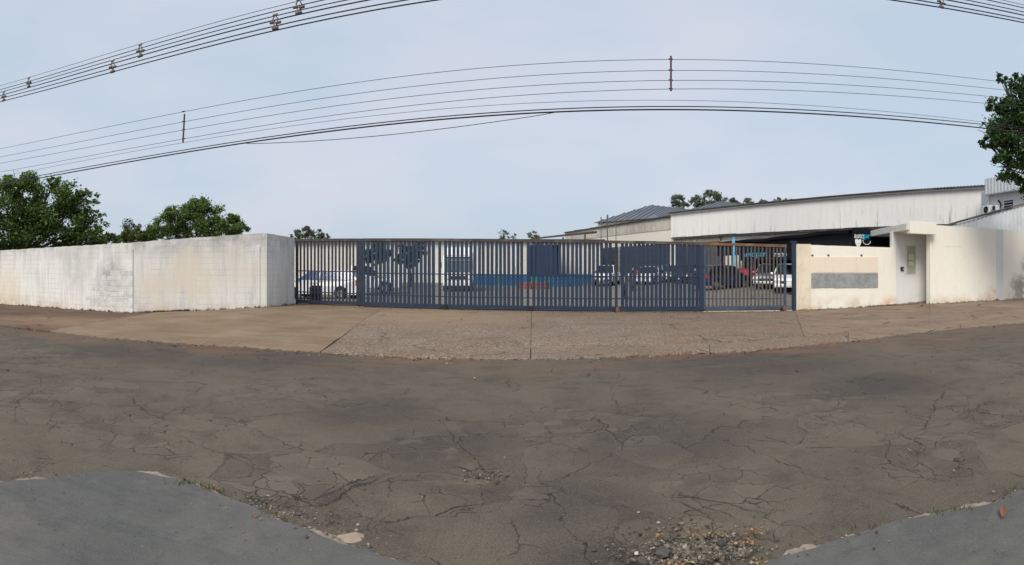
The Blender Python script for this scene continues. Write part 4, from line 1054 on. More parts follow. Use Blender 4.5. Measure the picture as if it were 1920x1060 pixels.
    obj('rear_bumper', MB().box((-L_ / 2 + .05, 0, .38 if kind != 'pickup' else .55), (.16, W_ * .86, .2)), M_PLASTIC if kind == 'pickup' else pm, t, local=True, bev=.04)
    obj('number_plate', MB().box((L_ / 2 + .03, 0, .38 if kind != 'pickup' else .52), (.02, .42, .12)), M_LAMP, t, local=True)
    if kind == 'pickup':
        obj('load_bed', MB().box((-1.55, 0, 1.105), (1.9, W_ * .8, .02)), M_PLASTIC, t, local=True)
    return t
PW, PS, PN, PR, PB, PG = paint('white_car_paint', (.78, .78, .77)), paint('silver_car_paint', (.50, .51, .53), .3, .5), paint('navy_car_paint', (.012, .022, .055)), paint('red_car_paint', (.55, .035, .07)), paint('black_car_paint', (.015, .015, .018)), paint('grey_car_paint', (.20, .21, .23), .3, .4)
M_BLUEGL = simple('blue_tinted_glass', (.015, .06, .17), .1, .1, 2, spec=.8, bump=0)
car('parked_car', 'white estate car with blue tinted windows behind the leftmost gate leaf', 'wagon', PW, 606, 29.5, 172, glass=M_BLUEGL)
car('parked_car', 'white pickup behind the wide navy gate post at left', 'pickup', PW, 672, 36, 16)
car('parked_car', 'white pickup facing the gate left of the man in red', 'pickup', PW, 1138, 52, 250)
car('parked_car', 'small white hatchback just right of the man in red', 'hatch', PW, 1218, 50, 240)
car('parked_car', 'silver hatchback parked behind the dark right end of the navy leaf', 'hatch', PS, 1256, 53, 250)
car('parked_car', 'black hatchback left of the navy hatchback', 'hatch', PB, 1286, 49, 235)
car('parked_car', 'navy hatchback seen side-on through the right gate leaf', 'hatch', PN, 1354, 37.5, 22)
car('parked_car', 'red pickup partly hidden behind the navy hatchback', 'pickup', PR, 1420, 40.5, -8)
car('parked_car', 'silver car right of the red pickup', 'sedan', PS, 1447, 36.5, 236)
car('parked_car', 'white car beside the gate post under the shop sign', 'hatch', PW, 1480, 33, 242)

# white lorry facing the gate
def lorry():
    x, y = XY(859, 40); t = thing('lorry', 'white lorry with boxy cab facing the gate', 'lorry', (x, y, -.06), R(-90) - ang(859) * .6)
    W_ = 2.0
    cab = MB().prism([(1.0, -W_ / 2, .55), (1.05, -W_ / 2, 1.25), (.80, -W_ / 2, 2.25), (.45, -W_ / 2, 2.42), (-.9, -W_ / 2, 2.42), (-.9, -W_ / 2, .55)], (0, W_, 0))
    cb = obj('cab', cab, PW, t, local=True, bev=.07)
    obj('windscreen', MB().prism([(1.075, -.86, 1.30), (1.075, .86, 1.30), (.85, .82, 2.06), (.85, -.82, 2.06)], (.01, 0, .002)), M_GLASSG, cb, local=True)
    obj('air_deflector', MB().prism([(.55, -.85, 2.40), (.3, -.85, 2.95), (-.7, -.85, 3.0), (-.7, -.85, 2.40)], (0, 1.7, 0)), PW, t, local=True, bev=.06)
    obj('visor', MB().box((.92, 0, 2.28), (.22, 1.8, .07)), M_PLASTIC, t, local=True, bev=.02)
    obj('grille', MB().box((1.06, 0, .92), (.06, 1.1, .22)), M_PLASTIC, t, local=True, bev=.02)
    obj('bumper', MB().box((1.02, 0, .52), (.22, 1.96, .30)), PW, t, local=True, bev=.05)
    obj('skirt', MB().box((.98, 0, .30), (.2, 1.9, .16)), M_PLASTIC, t, local=True, bev=.03)
    for s_ in (-1, 1):
        obj('headlight', MB().box((1.05, s_ * .74, .92), (.08, .32, .2)), M_LAMP, t, local=True, bev=.02)
        obj('mirror', MB().box((.9, s_ * 1.16, 1.75), (.1, .18, .42)), M_PLASTIC, t, local=True, bev=.03)
        obj('side_window', MB().box((.1, s_ * (W_ / 2 + .002), 1.75), (.9, .02, .6)), M_GLASS, cb, local=True)
        for wx in (.15, -3.2): wheel(t, wx, s_ * .86, .42, .26)
    obj('wiper', MB().box((1.08, -.3, 1.36), (.02, .7, .03)), M_PLASTIC, t, local=True)
    obj('cargo_box', MB().box((-2.9, 0, 1.75), (3.8, 2.1, 2.1)), PW, t, local=True, bev=.04)
    obj('chassis', MB().box((-2.0, 0, .6), (5.4, .8, .2)), M_PLASTIC, t, local=True)
lorry()

# crates and barriers in front of the white shed
def crate(px, r, z, pm, lab, grp, s=(.95, .75, .55), rz=0.0):
    x, y = XY(px, r); g = gz(x, y)
    t = thing('crate', lab, 'crate', (x, y, g - .03 + z), rz, grp)
    w, d, h = s; th = .05
    for q_ in (-1, 1):
        obj('side', MB().box((0, q_ * (d / 2 - th / 2), h / 2), (w, th, h)), pm, t, local=True, bev=.012, seg=1)
        obj('end', MB().box((q_ * (w / 2 - th / 2), 0, h / 2), (th, d - 2 * th, h - .01)), pm, t, local=True, bev=.012, seg=1)
    obj('bottom', MB().box((0, 0, .04), (w - .02, d - .02, .05)), pm, t, local=True)
    for z_ in (.35, .85): obj('rib', MB().box((0, -d / 2 - .012, h * z_), (w * .98, .03, .05)), pm, t, local=True)
CB, CG, CO = simple('blue_plastic', (.014, .12, .30), .45, .15, 2), simple('green_plastic', (.015, .22, .16), .45, .15, 2), simple('orange_red_plastic', (.30, .075, .045), .5, .15, 2)
row = [(892, 'b'), (907, 'b'), (922, 'b'), (934, 'g'), (948, 'b'), (963, 'b'), (977, 'b'), (1003, 'g'), (1018, 'b'), (1028, 'g'), (1041, 'b'), (1056, 'b'), (1070, 'b'), (1085, 'b')]
side_n = {892: 'first blue crate right of the white lorry', 907: 'second blue crate right of the white lorry', 922: 'third blue crate right of the white lorry', 934: 'green crate between blue crates nearest the lorry', 948: 'blue crate just right of the first green crate', 963: 'second blue crate right of the first green crate', 977: 'blue crate left of the container, last before it', 1003: 'green crate before the left edge of the container', 1018: 'blue crate between two green crates before the container', 1028: 'green crate before the middle of the container', 1041: 'blue crate before the right edge of the container', 1056: 'first blue crate right of the container', 1070: 'second blue crate right of the container', 1085: 'third blue crate right of container, farthest right'}
for px, k in row:
    crate(px, 51.5 - (3 if px > 995 else 0) + (.09 * (px - 1056) if px > 1056 else 0), 0, {'b': CB, 'g': CG}[k], side_n[px], 'crates in the yard', (.64, .7, .82), random.uniform(-.1, .1))
for px, r, lab in ((974, 45, 'orange crate farthest left of the orange row'), (988, 43.5, 'second orange crate from the left in the orange row'), (1002, 44, 'middle orange crate of the row'), (1013, 43, 'fourth orange crate from the left in the orange row'), (1023, 44, 'orange crate farthest right of the orange row'), ):
    crate(px, r, 0, CO, lab, 'orange crates in the yard', (.46, .5, .5), random.uniform(-.3, .3))

# ================================================================== PEOPLE
M_SKIN = simple('skin', (.36, .20, .13), .55, .08, 6)
M_HAIR = simple('dark_hair', (.012, .010, .009), .7, .2, 20)
def person(label, px, r, rz, shirt, trousers, bend=0.0, arm=(.25, .3)):
    x, y = XY(px, r); t = thing('person', label, 'person', (x, y, gz(x, y) - .02), rz)
    b = bend
    def up(v):       # bend everything above the hips forward (-Y is forward)
        v = Vector(v)
        if v.z > .95:
            d_ = Vector((v.x, v.y, v.z - .95)); d_.rotate(Matrix.Rotation(b, 3, 'X')); v = d_ + Vector((0, 0, .95))
        return v
    V = [(0, 0, .95), (0, -.01, 1.12), (0, 0, 1.32), (0, 0, 1.45), (0, -.01, 1.53), (0, -.015, 1.62), (0, -.015, 1.70)]
    Rr = [(.15, .11), (.14, .10), (.165, .11), (.10, .08), (.055, .055), (.085, .10), (.07, .085)]
    Ed = [(i, i + 1) for i in range(6)]
    for s_ in (-1, 1):
        k = len(V); V += [(.09 * s_, 0, .90), (.10 * s_, -.02, .50), (.11 * s_, .02, .09), (.115 * s_, -.13, .045)]; Rr += [(.095, .095), (.065, .065), (.045, .045), (.04, .035)]
        Ed += [(0, k), (k, k + 1), (k + 1, k + 2), (k + 2, k + 3)]
        k = len(V); V += [(.19 * s_, 0, 1.41), (.24 * s_, .02, 1.13), (.25 * s_, -.06 - arm[0], .92 + arm[1] * .3), (.25 * s_, -.09 - arm[0], .84 + arm[1] * .3)]; Rr += [(.062, .062), (.045, .045), (.034, .034), (.03, .04)]
        Ed += [(3, k), (k, k + 1), (k + 1, k + 2), (k + 2, k + 3)]
        hp = V[-1]
        for q_ in range(5):                   # five fingers
            fo = (q_ - 2) * .018; kk = len(V)
            V += [(hp[0] + s_ * (.02 if q_ == 4 else 0), hp[1] + fo, hp[2] - .05), (hp[0] + s_ * .005, hp[1] + fo * 1.2, hp[2] - (.075 if q_ == 4 else .105))]; Rr += [(.009, .009), (.008, .008)]
            Ed += [(k + 3, kk), (kk, kk + 1)]
    me = bpy.data.meshes.new('body'); me.from_pydata([tuple(up(v)) for v in V], Ed, []); me.update()
    o = bpy.data.objects.new('body', me); COL.objects.link(o); o.parent = t
    o.modifiers.new('skin', 'SKIN').use_smooth_shade = True
    for i, sv in enumerate(me.skin_vertices[0].data): sv.radius = Rr[i]; sv.use_root = (i == 0)
    su = o.modifiers.new('sub', 'SUBSURF'); su.levels = 1; su.render_levels = 1
    me.materials.append(M_SKIN)
    # clothes and hair as shells around the body
    def ring(c, rx, ry, n=14): return [Vector((c[0] + rx * math.cos(2 * math.pi * k / n), c[1] + ry * math.sin(2 * math.pi * k / n), c[2])) for k in range(n)]
    def loft(rs, bendit=True):
        n = len(rs[0]); mb = MB(); mb.add([up(v) if bendit else v for r_ in rs for v in r_], [(i * n + k, i * n + (k + 1) % n, (i + 1) * n + (k + 1) % n, (i + 1) * n + k) for i in range(len(rs) - 1) for k in range(n)] + [tuple(range(n)), tuple(range((len(rs) - 1) * n, len(rs) * n))]); return mb
    sh = loft([ring((0, 0, z), rx, ry) for z, rx, ry in ((.86, .185, .145), (.97, .18, .14), (1.12, .17, .125), (1.30, .205, .135), (1.41, .20, .115), (1.47, .09, .085))])
    for s_ in (-1, 1):
        sh.tube([up((.17 * s_, 0, 1.42)), up((.215 * s_, .01, 1.28)), up((.235 * s_, .015, 1.17))], [.088, .08, .075], 10)
    obj('shirt', sh, shirt, t, local=True, smooth=True)
    tr = MB()
    for s_ in (-1, 1): tr.tube([(.07 * s_, 0, .96), (.09 * s_, 0, .88), (.10 * s_, -.02, .50), (.11 * s_, .015, .12)], [.125, .122, .088, .075], 12)
    obj('trousers', tr, trousers, t, local=True, smooth=True)
    for s_ in (-1, 1):
        obj('shoe', MB().box((.112 * s_, -.06, .045), (.1, .27, .09)), M_BLACK, t, local=True, bev=.03)
    hm = loft([ring((0, 0, z), rx, ry) for z, rx, ry in ((1.625, .09, .10), (1.68, .098, .112), (1.73, .085, .10), (1.765, .045, .06))])
    for v_i in range(len(hm.v)):
        vx = Vector(hm.v[v_i]); hm.v[v_i] = tuple(vx + Vector((0, .02, .01)))
    obj('hair', hm, M_HAIR, t, local=True, smooth=True)
    for s_ in (-1, 1):
        e_ = up((.035 * s_, -.108, 1.655)); obj('eye', MB().tube([e_, e_ + Vector((0, -.01, 0))], .012, 6), M_HAIR, t, local=True)
    nz = up((0, -.115, 1.62)); obj('nose', MB().tube([nz + Vector((0, 0, .03)), nz + Vector((0, -.025, -.015))], [.008, .016], 6), M_SKIN, t, local=True)
    return t
C_RED, C_OL, C_WH, C_JEAN = simple('red_cloth', (.50, .045, .035), .85, .15, 8), simple('olive_cloth', (.13, .125, .085), .9, .15, 8), simple('white_cloth', (.66, .68, .70), .85, .08, 8), simple('blue_denim', (.035, .085, .17), .9, .15, 8)
person('person in a red shirt and olive trousers standing in the yard', 1188, 40, .25, C_RED, C_OL)
person('person in white shirt and jeans bending forward near the red shirt', 1170, 31, .9, C_WH, C_JEAN, bend=.95, arm=(.12, .0))

# ================================================================== TREES
def leafmat(name, dark, mid, light):
    m = NT(name)
    ri = m.n('ShaderNodeNewGeometry').outputs['Random Per Island']
    n = m.noise(.5, 3, .6)
    f = m.math('ADD', m.math('MULTIPLY', ri, .55), m.math('MULTIPLY', n, .45))
    col = m.ramp(f, [(.22, dark), (.5, mid), (.80, light)])
    m.done(col, .6, spec=.25)
    tr = m.n('ShaderNodeBsdfTranslucent'); m.l(col, tr.inputs[0])
    mixs = m.n('ShaderNodeMixShader'); mixs.inputs[0].default_value = .32
    m.l(m.b.outputs[0], mixs.inputs[1]); m.l(tr.outputs[0], mixs.inputs[2]); m.l(mixs.outputs[0], m.out.inputs[0])
    return m.m
L_GREEN = leafmat('mid_green_leaves', (.045, .085, .024), (.105, .175, .042), (.215, .295, .075))
L_DEEP = leafmat('deep_green_leaves', (.022, .050, .020), (.052, .102, .036), (.110, .185, .060))
L_OLIVE = leafmat('grey_olive_leaves', (.075, .085, .068), (.12, .13, .10), (.17, .18, .14))
L_LIME = leafmat('yellow_green_leaves', (.055, .085, .015), (.095, .14, .025), (.16, .20, .05))
L_FAR = leafmat('far_hazed_green_leaves', (.095, .12, .08), (.145, .18, .115), (.21, .24, .16))  # paler, greyer green: the distance haze is put into the leaf colour
M_BARK = simple('grey_brown_bark', (.085, .065, .05), .95, .3, 6, bump=.6)
def tree(name, label, group, px0, r, blobs, leaf, n, mat, base=None, trunk=.16, core=.55, seed=1, stretch=.8, depth=1.0, flat=.35):
    """blobs: (px, y, radius in photo px at distance r, weight); crown as leaf-sized faces around limbs"""
    g = np.random.default_rng(seed); rs = random.Random(seed)
    bx, by = XY(px0, r); bz = gz(bx, by) - .05
    t = thing(name, label, 'tree', (bx, by, bz), group=group)
    cs = []
    for (px, y, rad, w) in blobs:
        c = P(px, y, r); rr = rad * r / F; c += Vector((rs.uniform(-.3, .3), rs.uniform(-.7, .7) * depth, 0)) * rr * .8
        cs.append((c, rr, w))
    tw = sum(c[2] for c in cs)
    ctr = sum((c[0] * c[2] for c in cs), Vector()) / tw
    # limbs
    tk = MB(); fork = Vector((bx + (ctr.x - bx) * .35, by + (ctr.y - by) * .35, bz + (min(c[0].z for c in cs) - bz) * .75))
    tk.tube([(bx, by, bz), Vector((bx, by, bz)).lerp(fork, .5) + Vector((.08, .05, 0)), fork], [trunk, trunk * .8, trunk * .7], 8)
    trk = obj('trunk', tk, M_BARK, t)
    for (c, rr, w) in cs:
        mid = fork.lerp(c, .55) + Vector((rs.uniform(-.2, .2), rs.uniform(-.2, .2), .1)) * rr
        lm = MB().tube([fork, mid, c], [trunk * .5, trunk * .3, trunk * .08], 6)
        for k in range(5):
            e = c + Vector((rs.gauss(0, .45), rs.gauss(0, .45), rs.gauss(.1, .4))) * rr
            lm.tube([mid.lerp(c, rs.uniform(.1, .8)), e], [trunk * .16, trunk * .04], 4, False)
        obj('limb', lm, M_BARK, trk)
    V, Fc = [], []
    allv = []
    for (c, rr, w) in cs:
        k = int(n * w / tw)
        # sub-clumps give light and dark masses with gaps between
        nc = max(6, int(18 * (rr / .9) ** .8))
        cd = g.normal(size=(nc, 3)); cd /= np.linalg.norm(cd, axis=1)[:, None]
        cr = rr * (core + (1.02 - core) * g.random(nc) ** .6)
        cc = np.array(c) + cd * cr[:, None] * np.array([1, depth, stretch])
        pick = g.integers(0, nc, k)
        rad = rr * .30 * (.7 + .6 * g.random(nc))
        off = g.normal(size=(k, 3)) * .52
        pos = cc[pick] + off * rad[pick][:, None] * np.array([1, 1, .8])
        allv.append(pos)
    pos = np.concatenate(allv); k = len(pos)
    nrm = g.normal(size=(k, 3)); nrm[:, 2] = np.abs(nrm[:, 2]) + flat; nrm /= np.linalg.norm(nrm, axis=1)[:, None]
    a = np.cross(nrm, g.normal(size=(k, 3))); a /= np.linalg.norm(a, axis=1)[:, None]; b = np.cross(nrm, a)
    sz = leaf * (.55 + .8 * g.random(k))[:, None]
    o3 = np.array([bx, by, bz])
    q = np.stack([pos - a * sz * .5, pos + b * sz * .27 + nrm * sz * .07, pos + a * sz * .5, pos - b * sz * .27 + nrm * sz * .07], 1).reshape(-1, 3) - o3
    me = bpy.data.meshes.new('crown')
    me.vertices.add(4 * k); me.vertices.foreach_set('co', q.reshape(-1).astype(np.float32))
    me.loops.add(4 * k); me.loops.foreach_set('vertex_index', np.arange(4 * k, dtype=np.int32))
    me.polygons.add(k); me.polygons.foreach_set('loop_start', np.arange(0, 4 * k, 4, dtype=np.int32))
    me.update(calc_edges=True); me.materials.append(mat)
    cw = bpy.data.objects.new('crown', me); COL.objects.link(cw); cw.parent = t
    cw['kind'] = 'stuff'
    return t
GT = 'trees beyond the walls'
tree('broadleaf_tree', 'large broad green tree rising above the far left wall', GT, 30, 31,
     [(15, 392, 62, 3), (85, 390, 60, 3), (45, 350, 34, 1.6), (10, 338, 20, .5), (140, 412, 46, 2), (55, 430, 55, 2.2), (0, 445, 50, 1.5), (175, 440, 32, 1), (120, 365, 30, .7), (158, 372, 22, .22), (190, 412, 20, .16), (100, 340, 14, .16), (-60, 380, 85, 3), (-120, 420, 70, 2), (205, 450, 16, .3), (120, 455, 40, 2.0), (30, 462, 40, 1.6), (185, 458, 24, 1.0)],
     (.165), 46000, L_GREEN, trunk=.24, seed=3, core=.35)
tree('broadleaf_tree', 'small greyish sparse tree between the two big left trees', GT, 245, 62, [(245, 424, 17, 1), (243, 440, 20, .8), (268, 440, 12, .3)], .24, 1500, L_OLIVE, trunk=.12, seed=5)
tree('shrub', 'yellow green low bush peeking over the left wall', GT, 258, 44, [(224, 446, 13, 1), (242, 442, 15, 1), (268, 440, 15, 1), (290, 438, 14, 1), (255, 452, 24, 1.3)], .17, 5200, L_LIME, trunk=.06, seed=6)
tree('broadleaf_tree', 'rounded deep green tree above the middle of the left wall', GT, 370, 46,
     [(366, 392, 30, 2), (340, 412, 32, 2), (395, 408, 34, 2.2), (430, 424, 28, 1.7), (300, 424, 24, 1.2), (452, 432, 18, .8), (370, 432, 40, 2), (322, 400, 15, .35), (445, 412, 14, .4), (320, 440, 26, 1.3), (420, 440, 26, 1.3)],
     (.18), 26000, L_GREEN, trunk=.22, seed=8, core=.35)
tree('broadleaf_tree', 'small round treetop just above the left end of the gate', GT, 582, 66, [(578, 435, 12, 1.2), (598, 440, 11, .8), (558, 441, 11, .7), (610, 444, 7, .3), (575, 446, 20, 1.0)], .26, 2600, L_FAR, trunk=.14, seed=9)
tree('broadleaf_tree', 'tiny sparse treetop above the gate, left of a pair', GT, 948, 76, [(945, 441, 11, 1), (965, 444, 7, .3), (950, 455, 14, 1)], .26, 700, L_FAR, trunk=.12, seed=10)
tree('broadleaf_tree', 'tiny sparse treetop above the gate, right of a pair', GT, 1000, 76, [(1000, 440, 11, 1), (1000, 455, 14, 1)], .26, 700, L_FAR, trunk=.12, seed=11)
tree('yard_tree', 'dark green tree behind the navy gate bars near the wide post', 'trees in the yard', 705, 45, [(702, 472, 17, 1.6), (720, 480, 14, 1), (690, 486, 12, .8), (712, 460, 10, .6)], .24, 4200, L_DEEP, trunk=.14, seed=12)
tree('yard_tree', 'dark green tree behind the navy gate bars left of the lorry', 'trees in the yard', 768, 47, [(765, 474, 18, 1.6), (785, 468, 14, 1), (750, 484, 12, .8), (775, 490, 14, .8)], .24, 4200, L_DEEP, trunk=.14, seed=13)
GB = 'trees behind the warehouse'
tree('broadleaf_tree', 'dark round treetop behind warehouse, leftmost beside the grey roof', GB, 1275, 104, [(1274, 376, 13, 1), (1270, 390, 15, 1), (1284, 384, 8, .4)], .34, 2400, L_FAR, trunk=.2, seed=14)
tree('broadleaf_tree', 'largest dark treetop behind the warehouse roof', GB, 1325, 104, [(1328, 373, 17, 1.5), (1305, 380, 15, 1.2), (1345, 376, 13, 1), (1318, 392, 18, 1.2), (1352, 388, 10, .5), (1332, 363, 8, .5)], .34, 5200, L_FAR, trunk=.25, seed=15)
tree('broadleaf_tree', 'low treetop behind warehouse between largest treetop and second grey roof', GB, 1376, 108, [(1374, 380, 10, 1), (1384, 386, 9, .7)], .34, 1300, L_FAR, trunk=.18, seed=16)
tree('broadleaf_tree', 'small spiky treetop behind warehouse right of the second grey roof', GB, 1405, 110, [(1404, 378, 9, 1), (1398, 384, 8, .5)], .34, 900, L_FAR, trunk=.18, seed=17)
tree('broadleaf_tree', 'faint small treetop over the warehouse roof, second from right', GB, 1432, 116, [(1432, 381, 8, 1)], .36, 420, L_OLIVE, trunk=.18, seed=18)
tree('broadleaf_tree', 'small treetop over the warehouse roof, farthest right', GB, 1460, 114, [(1458, 377, 8, 1), (1474, 378, 7, .8), (1486, 378, 5, .4)], .36, 1000, L_FAR, trunk=.18, seed=19)
tree('street_tree', 'dense dark tree overhanging the tall wall at right edge', GT, 2010, 22,
     [(1905, 200, 38, 2), (1890, 255, 44, 2.6), (1930, 240, 60, 3), (1905, 310, 48, 2.6), (1960, 300, 80, 3.5), (1990, 200, 70, 3), (1915, 352, 24, 1.0), (1876, 150, 12, .22), (1905, 150, 14, .3), (1870, 205, 18, .5), (1855, 270, 16, .45), (2040, 280, 80, 3), (1872, 300, 20, .7), (1955, 365, 40, 1.4), (1930, 165, 30, 1.0)],
     .15, 26000, L_DEEP, trunk=.2, seed=21, core=.3)

# ================================================================== OVERHEAD LINES
M_WIRE = simple('black_cable', (.018, .016, .020), .7, .1, 3)
M_WIREG = simple('grey_thin_wire', (.055, .055, .062), .6, .1, 3)
def wire_curve(PA, PB, obs):
    """wire in the upright plane through plan points PA, PB: height as a sagging (quadratic) curve fitted to sightings"""
    L = (Vector(PB) - Vector(PA)).length; us, zs = [], []
    for px, y in obs:
        q = on_line(PA, PB, px); us.append(q[3] * L); zs.append(EYE + (HY - y) * q[2] / F)
    k = np.polyfit(us, zs, 2 if len(us) > 2 else 1)
    return lambda s_: Vector((PA[0] + (PB[0] - PA[0]) * s_ / L, PA[1] + (PB[1] - PA[1]) * s_ / L, float(np.polyval(k, s_)))), L
def wire(label, PA, PB, obs, rad, mat, u0=-.35, u1=1.25, n=60, group='overhead wires'):
    f, L = wire_curve(PA, PB, obs); o = f(L * .5)
    mb = MB().tube([f(L * (u0 + (u1 - u0) * i / n)) for i in range(n + 1)], rad, 5)
    tag(obj('power_line', mb, mat, origin=tuple(o)), label, 'wire', group)
    return f, L
MA, MBp = (-19.0, 15.4), (17.0, 13.2)
w1 = wire('topmost thin wire of the middle line arching over the gate', MA, MBp, [(0, 277), (345, 217), (640, 164), (800, 133), (960, 118), (1140, 110), (1257, 111), (1500, 121), (1840, 150)], .0075, M_WIREG)
w2 = wire('second thin wire from the top of the middle line', MA, MBp, [(0, 293), (345, 233), (640, 183), (960, 141), (1140, 130), (1257, 129), (1500, 141), (1840, 165)], .0075, M_WIREG)
w3 = wire('third thin wire from the top of the middle line', MA, MBp, [(0, 305), (345, 248), (640, 200), (960, 160), (1140, 150), (1257, 147), (1500, 159), (1840, 180)], .0075, M_WIREG)
w4 = wire('fourth thin wire of the middle line, at the spreader rods lower ends', MA, MBp, [(40, 315), (345, 262), (640, 217), (960, 178), (1140, 167), (1257, 165), (1500, 174), (1840, 193)], .0075, M_WIREG)
wire('faint wire just above the thick cables of the middle line', MA, MBp, [(30, 324), (345, 274), (640, 222), (960, 192), (1140, 186), (1257, 186), (1500, 202), (1840, 228)], .006, M_WIREG)
wire('upper of the two thick black cables of the middle line', MA, MBp, [(60, 331), (345, 285), (640, 239), (960, 205), (1140, 199), (1257, 198), (1500, 212), (1840, 232)], .014, M_WIRE)
w7 = wire('lowest thick black cable of the middle line', MA, MBp, [(60, 335), (345, 289), (450, 273), (640, 245), (960, 210), (1140, 203), (1257, 203), (1500, 217), (1840, 240)], .020, M_WIRE)
# slack cable that leaves and rejoins the thick cable
f7, L7 = w7; sA, sB = on_line(MA, MBp, 455)[3] * L7, on_line(MA, MBp, 1045)[3] * L7
pts = []
for i in range(25):
    u = i / 24; p = f7(sA + (sB - sA) * u); pts.append(p + Vector((0, 0, -.26 * math.sin(math.pi * u) ** .8)))
tag(obj('power_line', MB().tube(pts, .009, 5), M_WIRE, origin=tuple(pts[12])), 'slack cable hanging below the lowest thick cable left of centre', 'wire', 'overhead wires')
M_ROD = simple('purplish_fibre_rod', (.085, .035, .060), .6, .15, 3)
for px, y0, y1, lab in ((345, 217, 264, 'purplish spreader rod on the thin wires at left'), (1257, 109, 167, 'purplish spreader rod on the thin wires right of centre')):
    q = on_line(MA, MBp, px); a = P(px + 1, y0, q[2] - .03); b = P(px - (2 if px < 900 else -1), y1, q[2] - .03)
    t = thing('spreader_rod', lab, 'spreader rod', tuple(b), group='spreader rods')
    obj('rod', MB().tube([b - Vector((0, 0, .05)), a + Vector((0, 0, .05))], .026, 8), M_ROD, t)
    for w_ in (w1, w2, w3, w4):
        p = w_[0](q[3] * w_[1]); obj('clip', MB().tube([p + Vector((-.05, -.03, 0)), p + Vector((.05, -.03, 0))], .02, 6), M_ROD, t)
NA, NB = (-14.0, 11.8), (10.0, 8.4)
nw = [('thin top wire of the upper-left cable bundle', [(0, 160), (160, 115), (263, 85), (555, 0), (1875, 0), (1920, 9)], .006),
      ('second cable from top of the upper bundle', [(0, 167), (160, 124), (263, 92), (591, 0), (1850, 0), (1920, 15)], .010),
      ('third cable from top of the upper bundle', [(0, 172), (160, 130), (400, 62), (620, 2), (1812, 0), (1920, 23)], .010),
      ('fourth cable from top of the upper bundle', [(0, 178), (160, 136), (400, 71), (620, 9), (1782, 0), (1920, 30)], .013),
      ('second lowest cable of the upper bundle', [(0, 184), (160, 143), (400, 82), (620, 21), (1725, 0), (1920, 38)], .012),
      ('lowest cable of the upper bundle', [(0, 190), (160, 150), (400, 91), (620, 28), (1670, 0), (1920, 43)], .013)]
nws = [wire(l, NA, NB, o, r_, M_WIRE if r_ > .008 else M_WIREG, -.5, 1.5) for l, o, r_ in nw]
M_SPC = simple('brown_porcelain', (.11, .085, .075), .5, .3, 12)
M_SPC2 = simple('pale_clamp', (.30, .27, .24), .6, .2, 12)
def spacer(px, y, s_, lab):
    q = on_line(NA, NB, px); c = P(px, y, q[2] - .02)
    t = thing('cable_spacer', lab, 'cable spacer', tuple(c), group='cable spacers on the upper bundle')
    d = Vector((NB[0] - NA[0], NB[1] - NA[1], 0)).normalized(); k = .26 * s_
    side = Vector((-d.y, d.x, 0))
    ring = [(0, .5), (.30, .12), (.22, -.02), (.34, -.14), (.08, -.30), (0, -.52), (-.10, -.26), (-.30, -.04), (-.20, .08), (-.28, .16)]
    mb = MB()
    pts = [c + d * (a * k * .8) + Vector((0, 0, b * k)) for a, b in ring]
    for i in range(len(pts)): mb.tube([pts[i], pts[(i + 1) % len(pts)]], .012 * s_, 5)
    obj('frame', mb, M_SPC, t)
    obj('head_clamp', MB().tube([pts[0] - d * .05 * s_, pts[0] + d * .05 * s_], .024 * s_, 8), M_SPC2, t)
    obj('foot_insulator', MB().tube([pts[5] - d * .06 * s_, pts[5] + d * .06 * s_], .034 * s_, 8), M_SPC, t)
    for i in (3, 7): obj('side_insulator', MB().tube([pts[i] - d * .05 * s_, pts[i] + d * .05 * s_], .03 * s_, 8), M_SPC, t)
    obj('cross_arm', MB().tube([pts[3], pts[7]], .018 * s_, 6), M_SPC2, t)
for px, y, s_, lab in ((7, 180, 1.0, 'cable spacer at the far left edge of the sky'), (54, 154, .95, 'second cable spacer from the left edge'), (211, 124, 1.0, 'third cable spacer from left, on the lower cables'), (263, 94, 1.0, 'fourth cable spacer from left, on the upper cables'), (516, 40, 1.0, 'fifth cable spacer from left, on the lower cables'), (560, 11, 1.0, 'sixth cable spacer from left, by the top of the picture'), (1765, 3, .8, 'lone cable spacer at the top right of the sky')):
    spacer(px, y, s_, lab)

# ================================================================== DEBRIS
def stones(name, label, spots, mats, kind='stuff'):
    """spots: list of (x, y, z, size); irregular low-poly stones in one object"""
    g = np.random.default_rng(5)
    ph = (1 + 5 ** .5) / 2
    iv = np.array([(-1, ph, 0), (1, ph, 0), (-1, -ph, 0), (1, -ph, 0), (0, -1, ph), (0, 1, ph), (0, -1, -ph), (0, 1, -ph), (ph, 0, -1), (ph, 0, 1), (-ph, 0, -1), (-ph, 0, 1)]) / 1.9
    fc = [(0, 11, 5), (0, 5, 1), (0, 1, 7), (0, 7, 10), (0, 10, 11), (1, 5, 9), (5, 11, 4), (11, 10, 2), (10, 7, 6), (7, 1, 8), (3, 9, 4), (3, 4, 2), (3, 2, 6), (3, 6, 8), (3, 8, 9), (4, 9, 5), (2, 4, 11), (6, 2, 10), (8, 6, 7), (9, 8, 1)]
    mb = MB()
    for (x, y, z, s_) in spots:
        v = iv * (1 + g.uniform(-.28, .28, (12, 1))) * s_ * np.array([g.uniform(.8, 1.4), g.uniform(.7, 1.2), g.uniform(.45, .8)])
        a = g.uniform(0, 6.28); c_, s2 = math.cos(a), math.sin(a)
        vv = np.stack([v[:, 0] * c_ - v[:, 1] * s2 + x, v[:, 0] * s2 + v[:, 1] * c_ + y, v[:, 2] + z], 1)
        mb.add(vv.tolist(), fc)
    o = obj(name, mb, mats)
    tag(o, label, 'gravel', kind=kind)
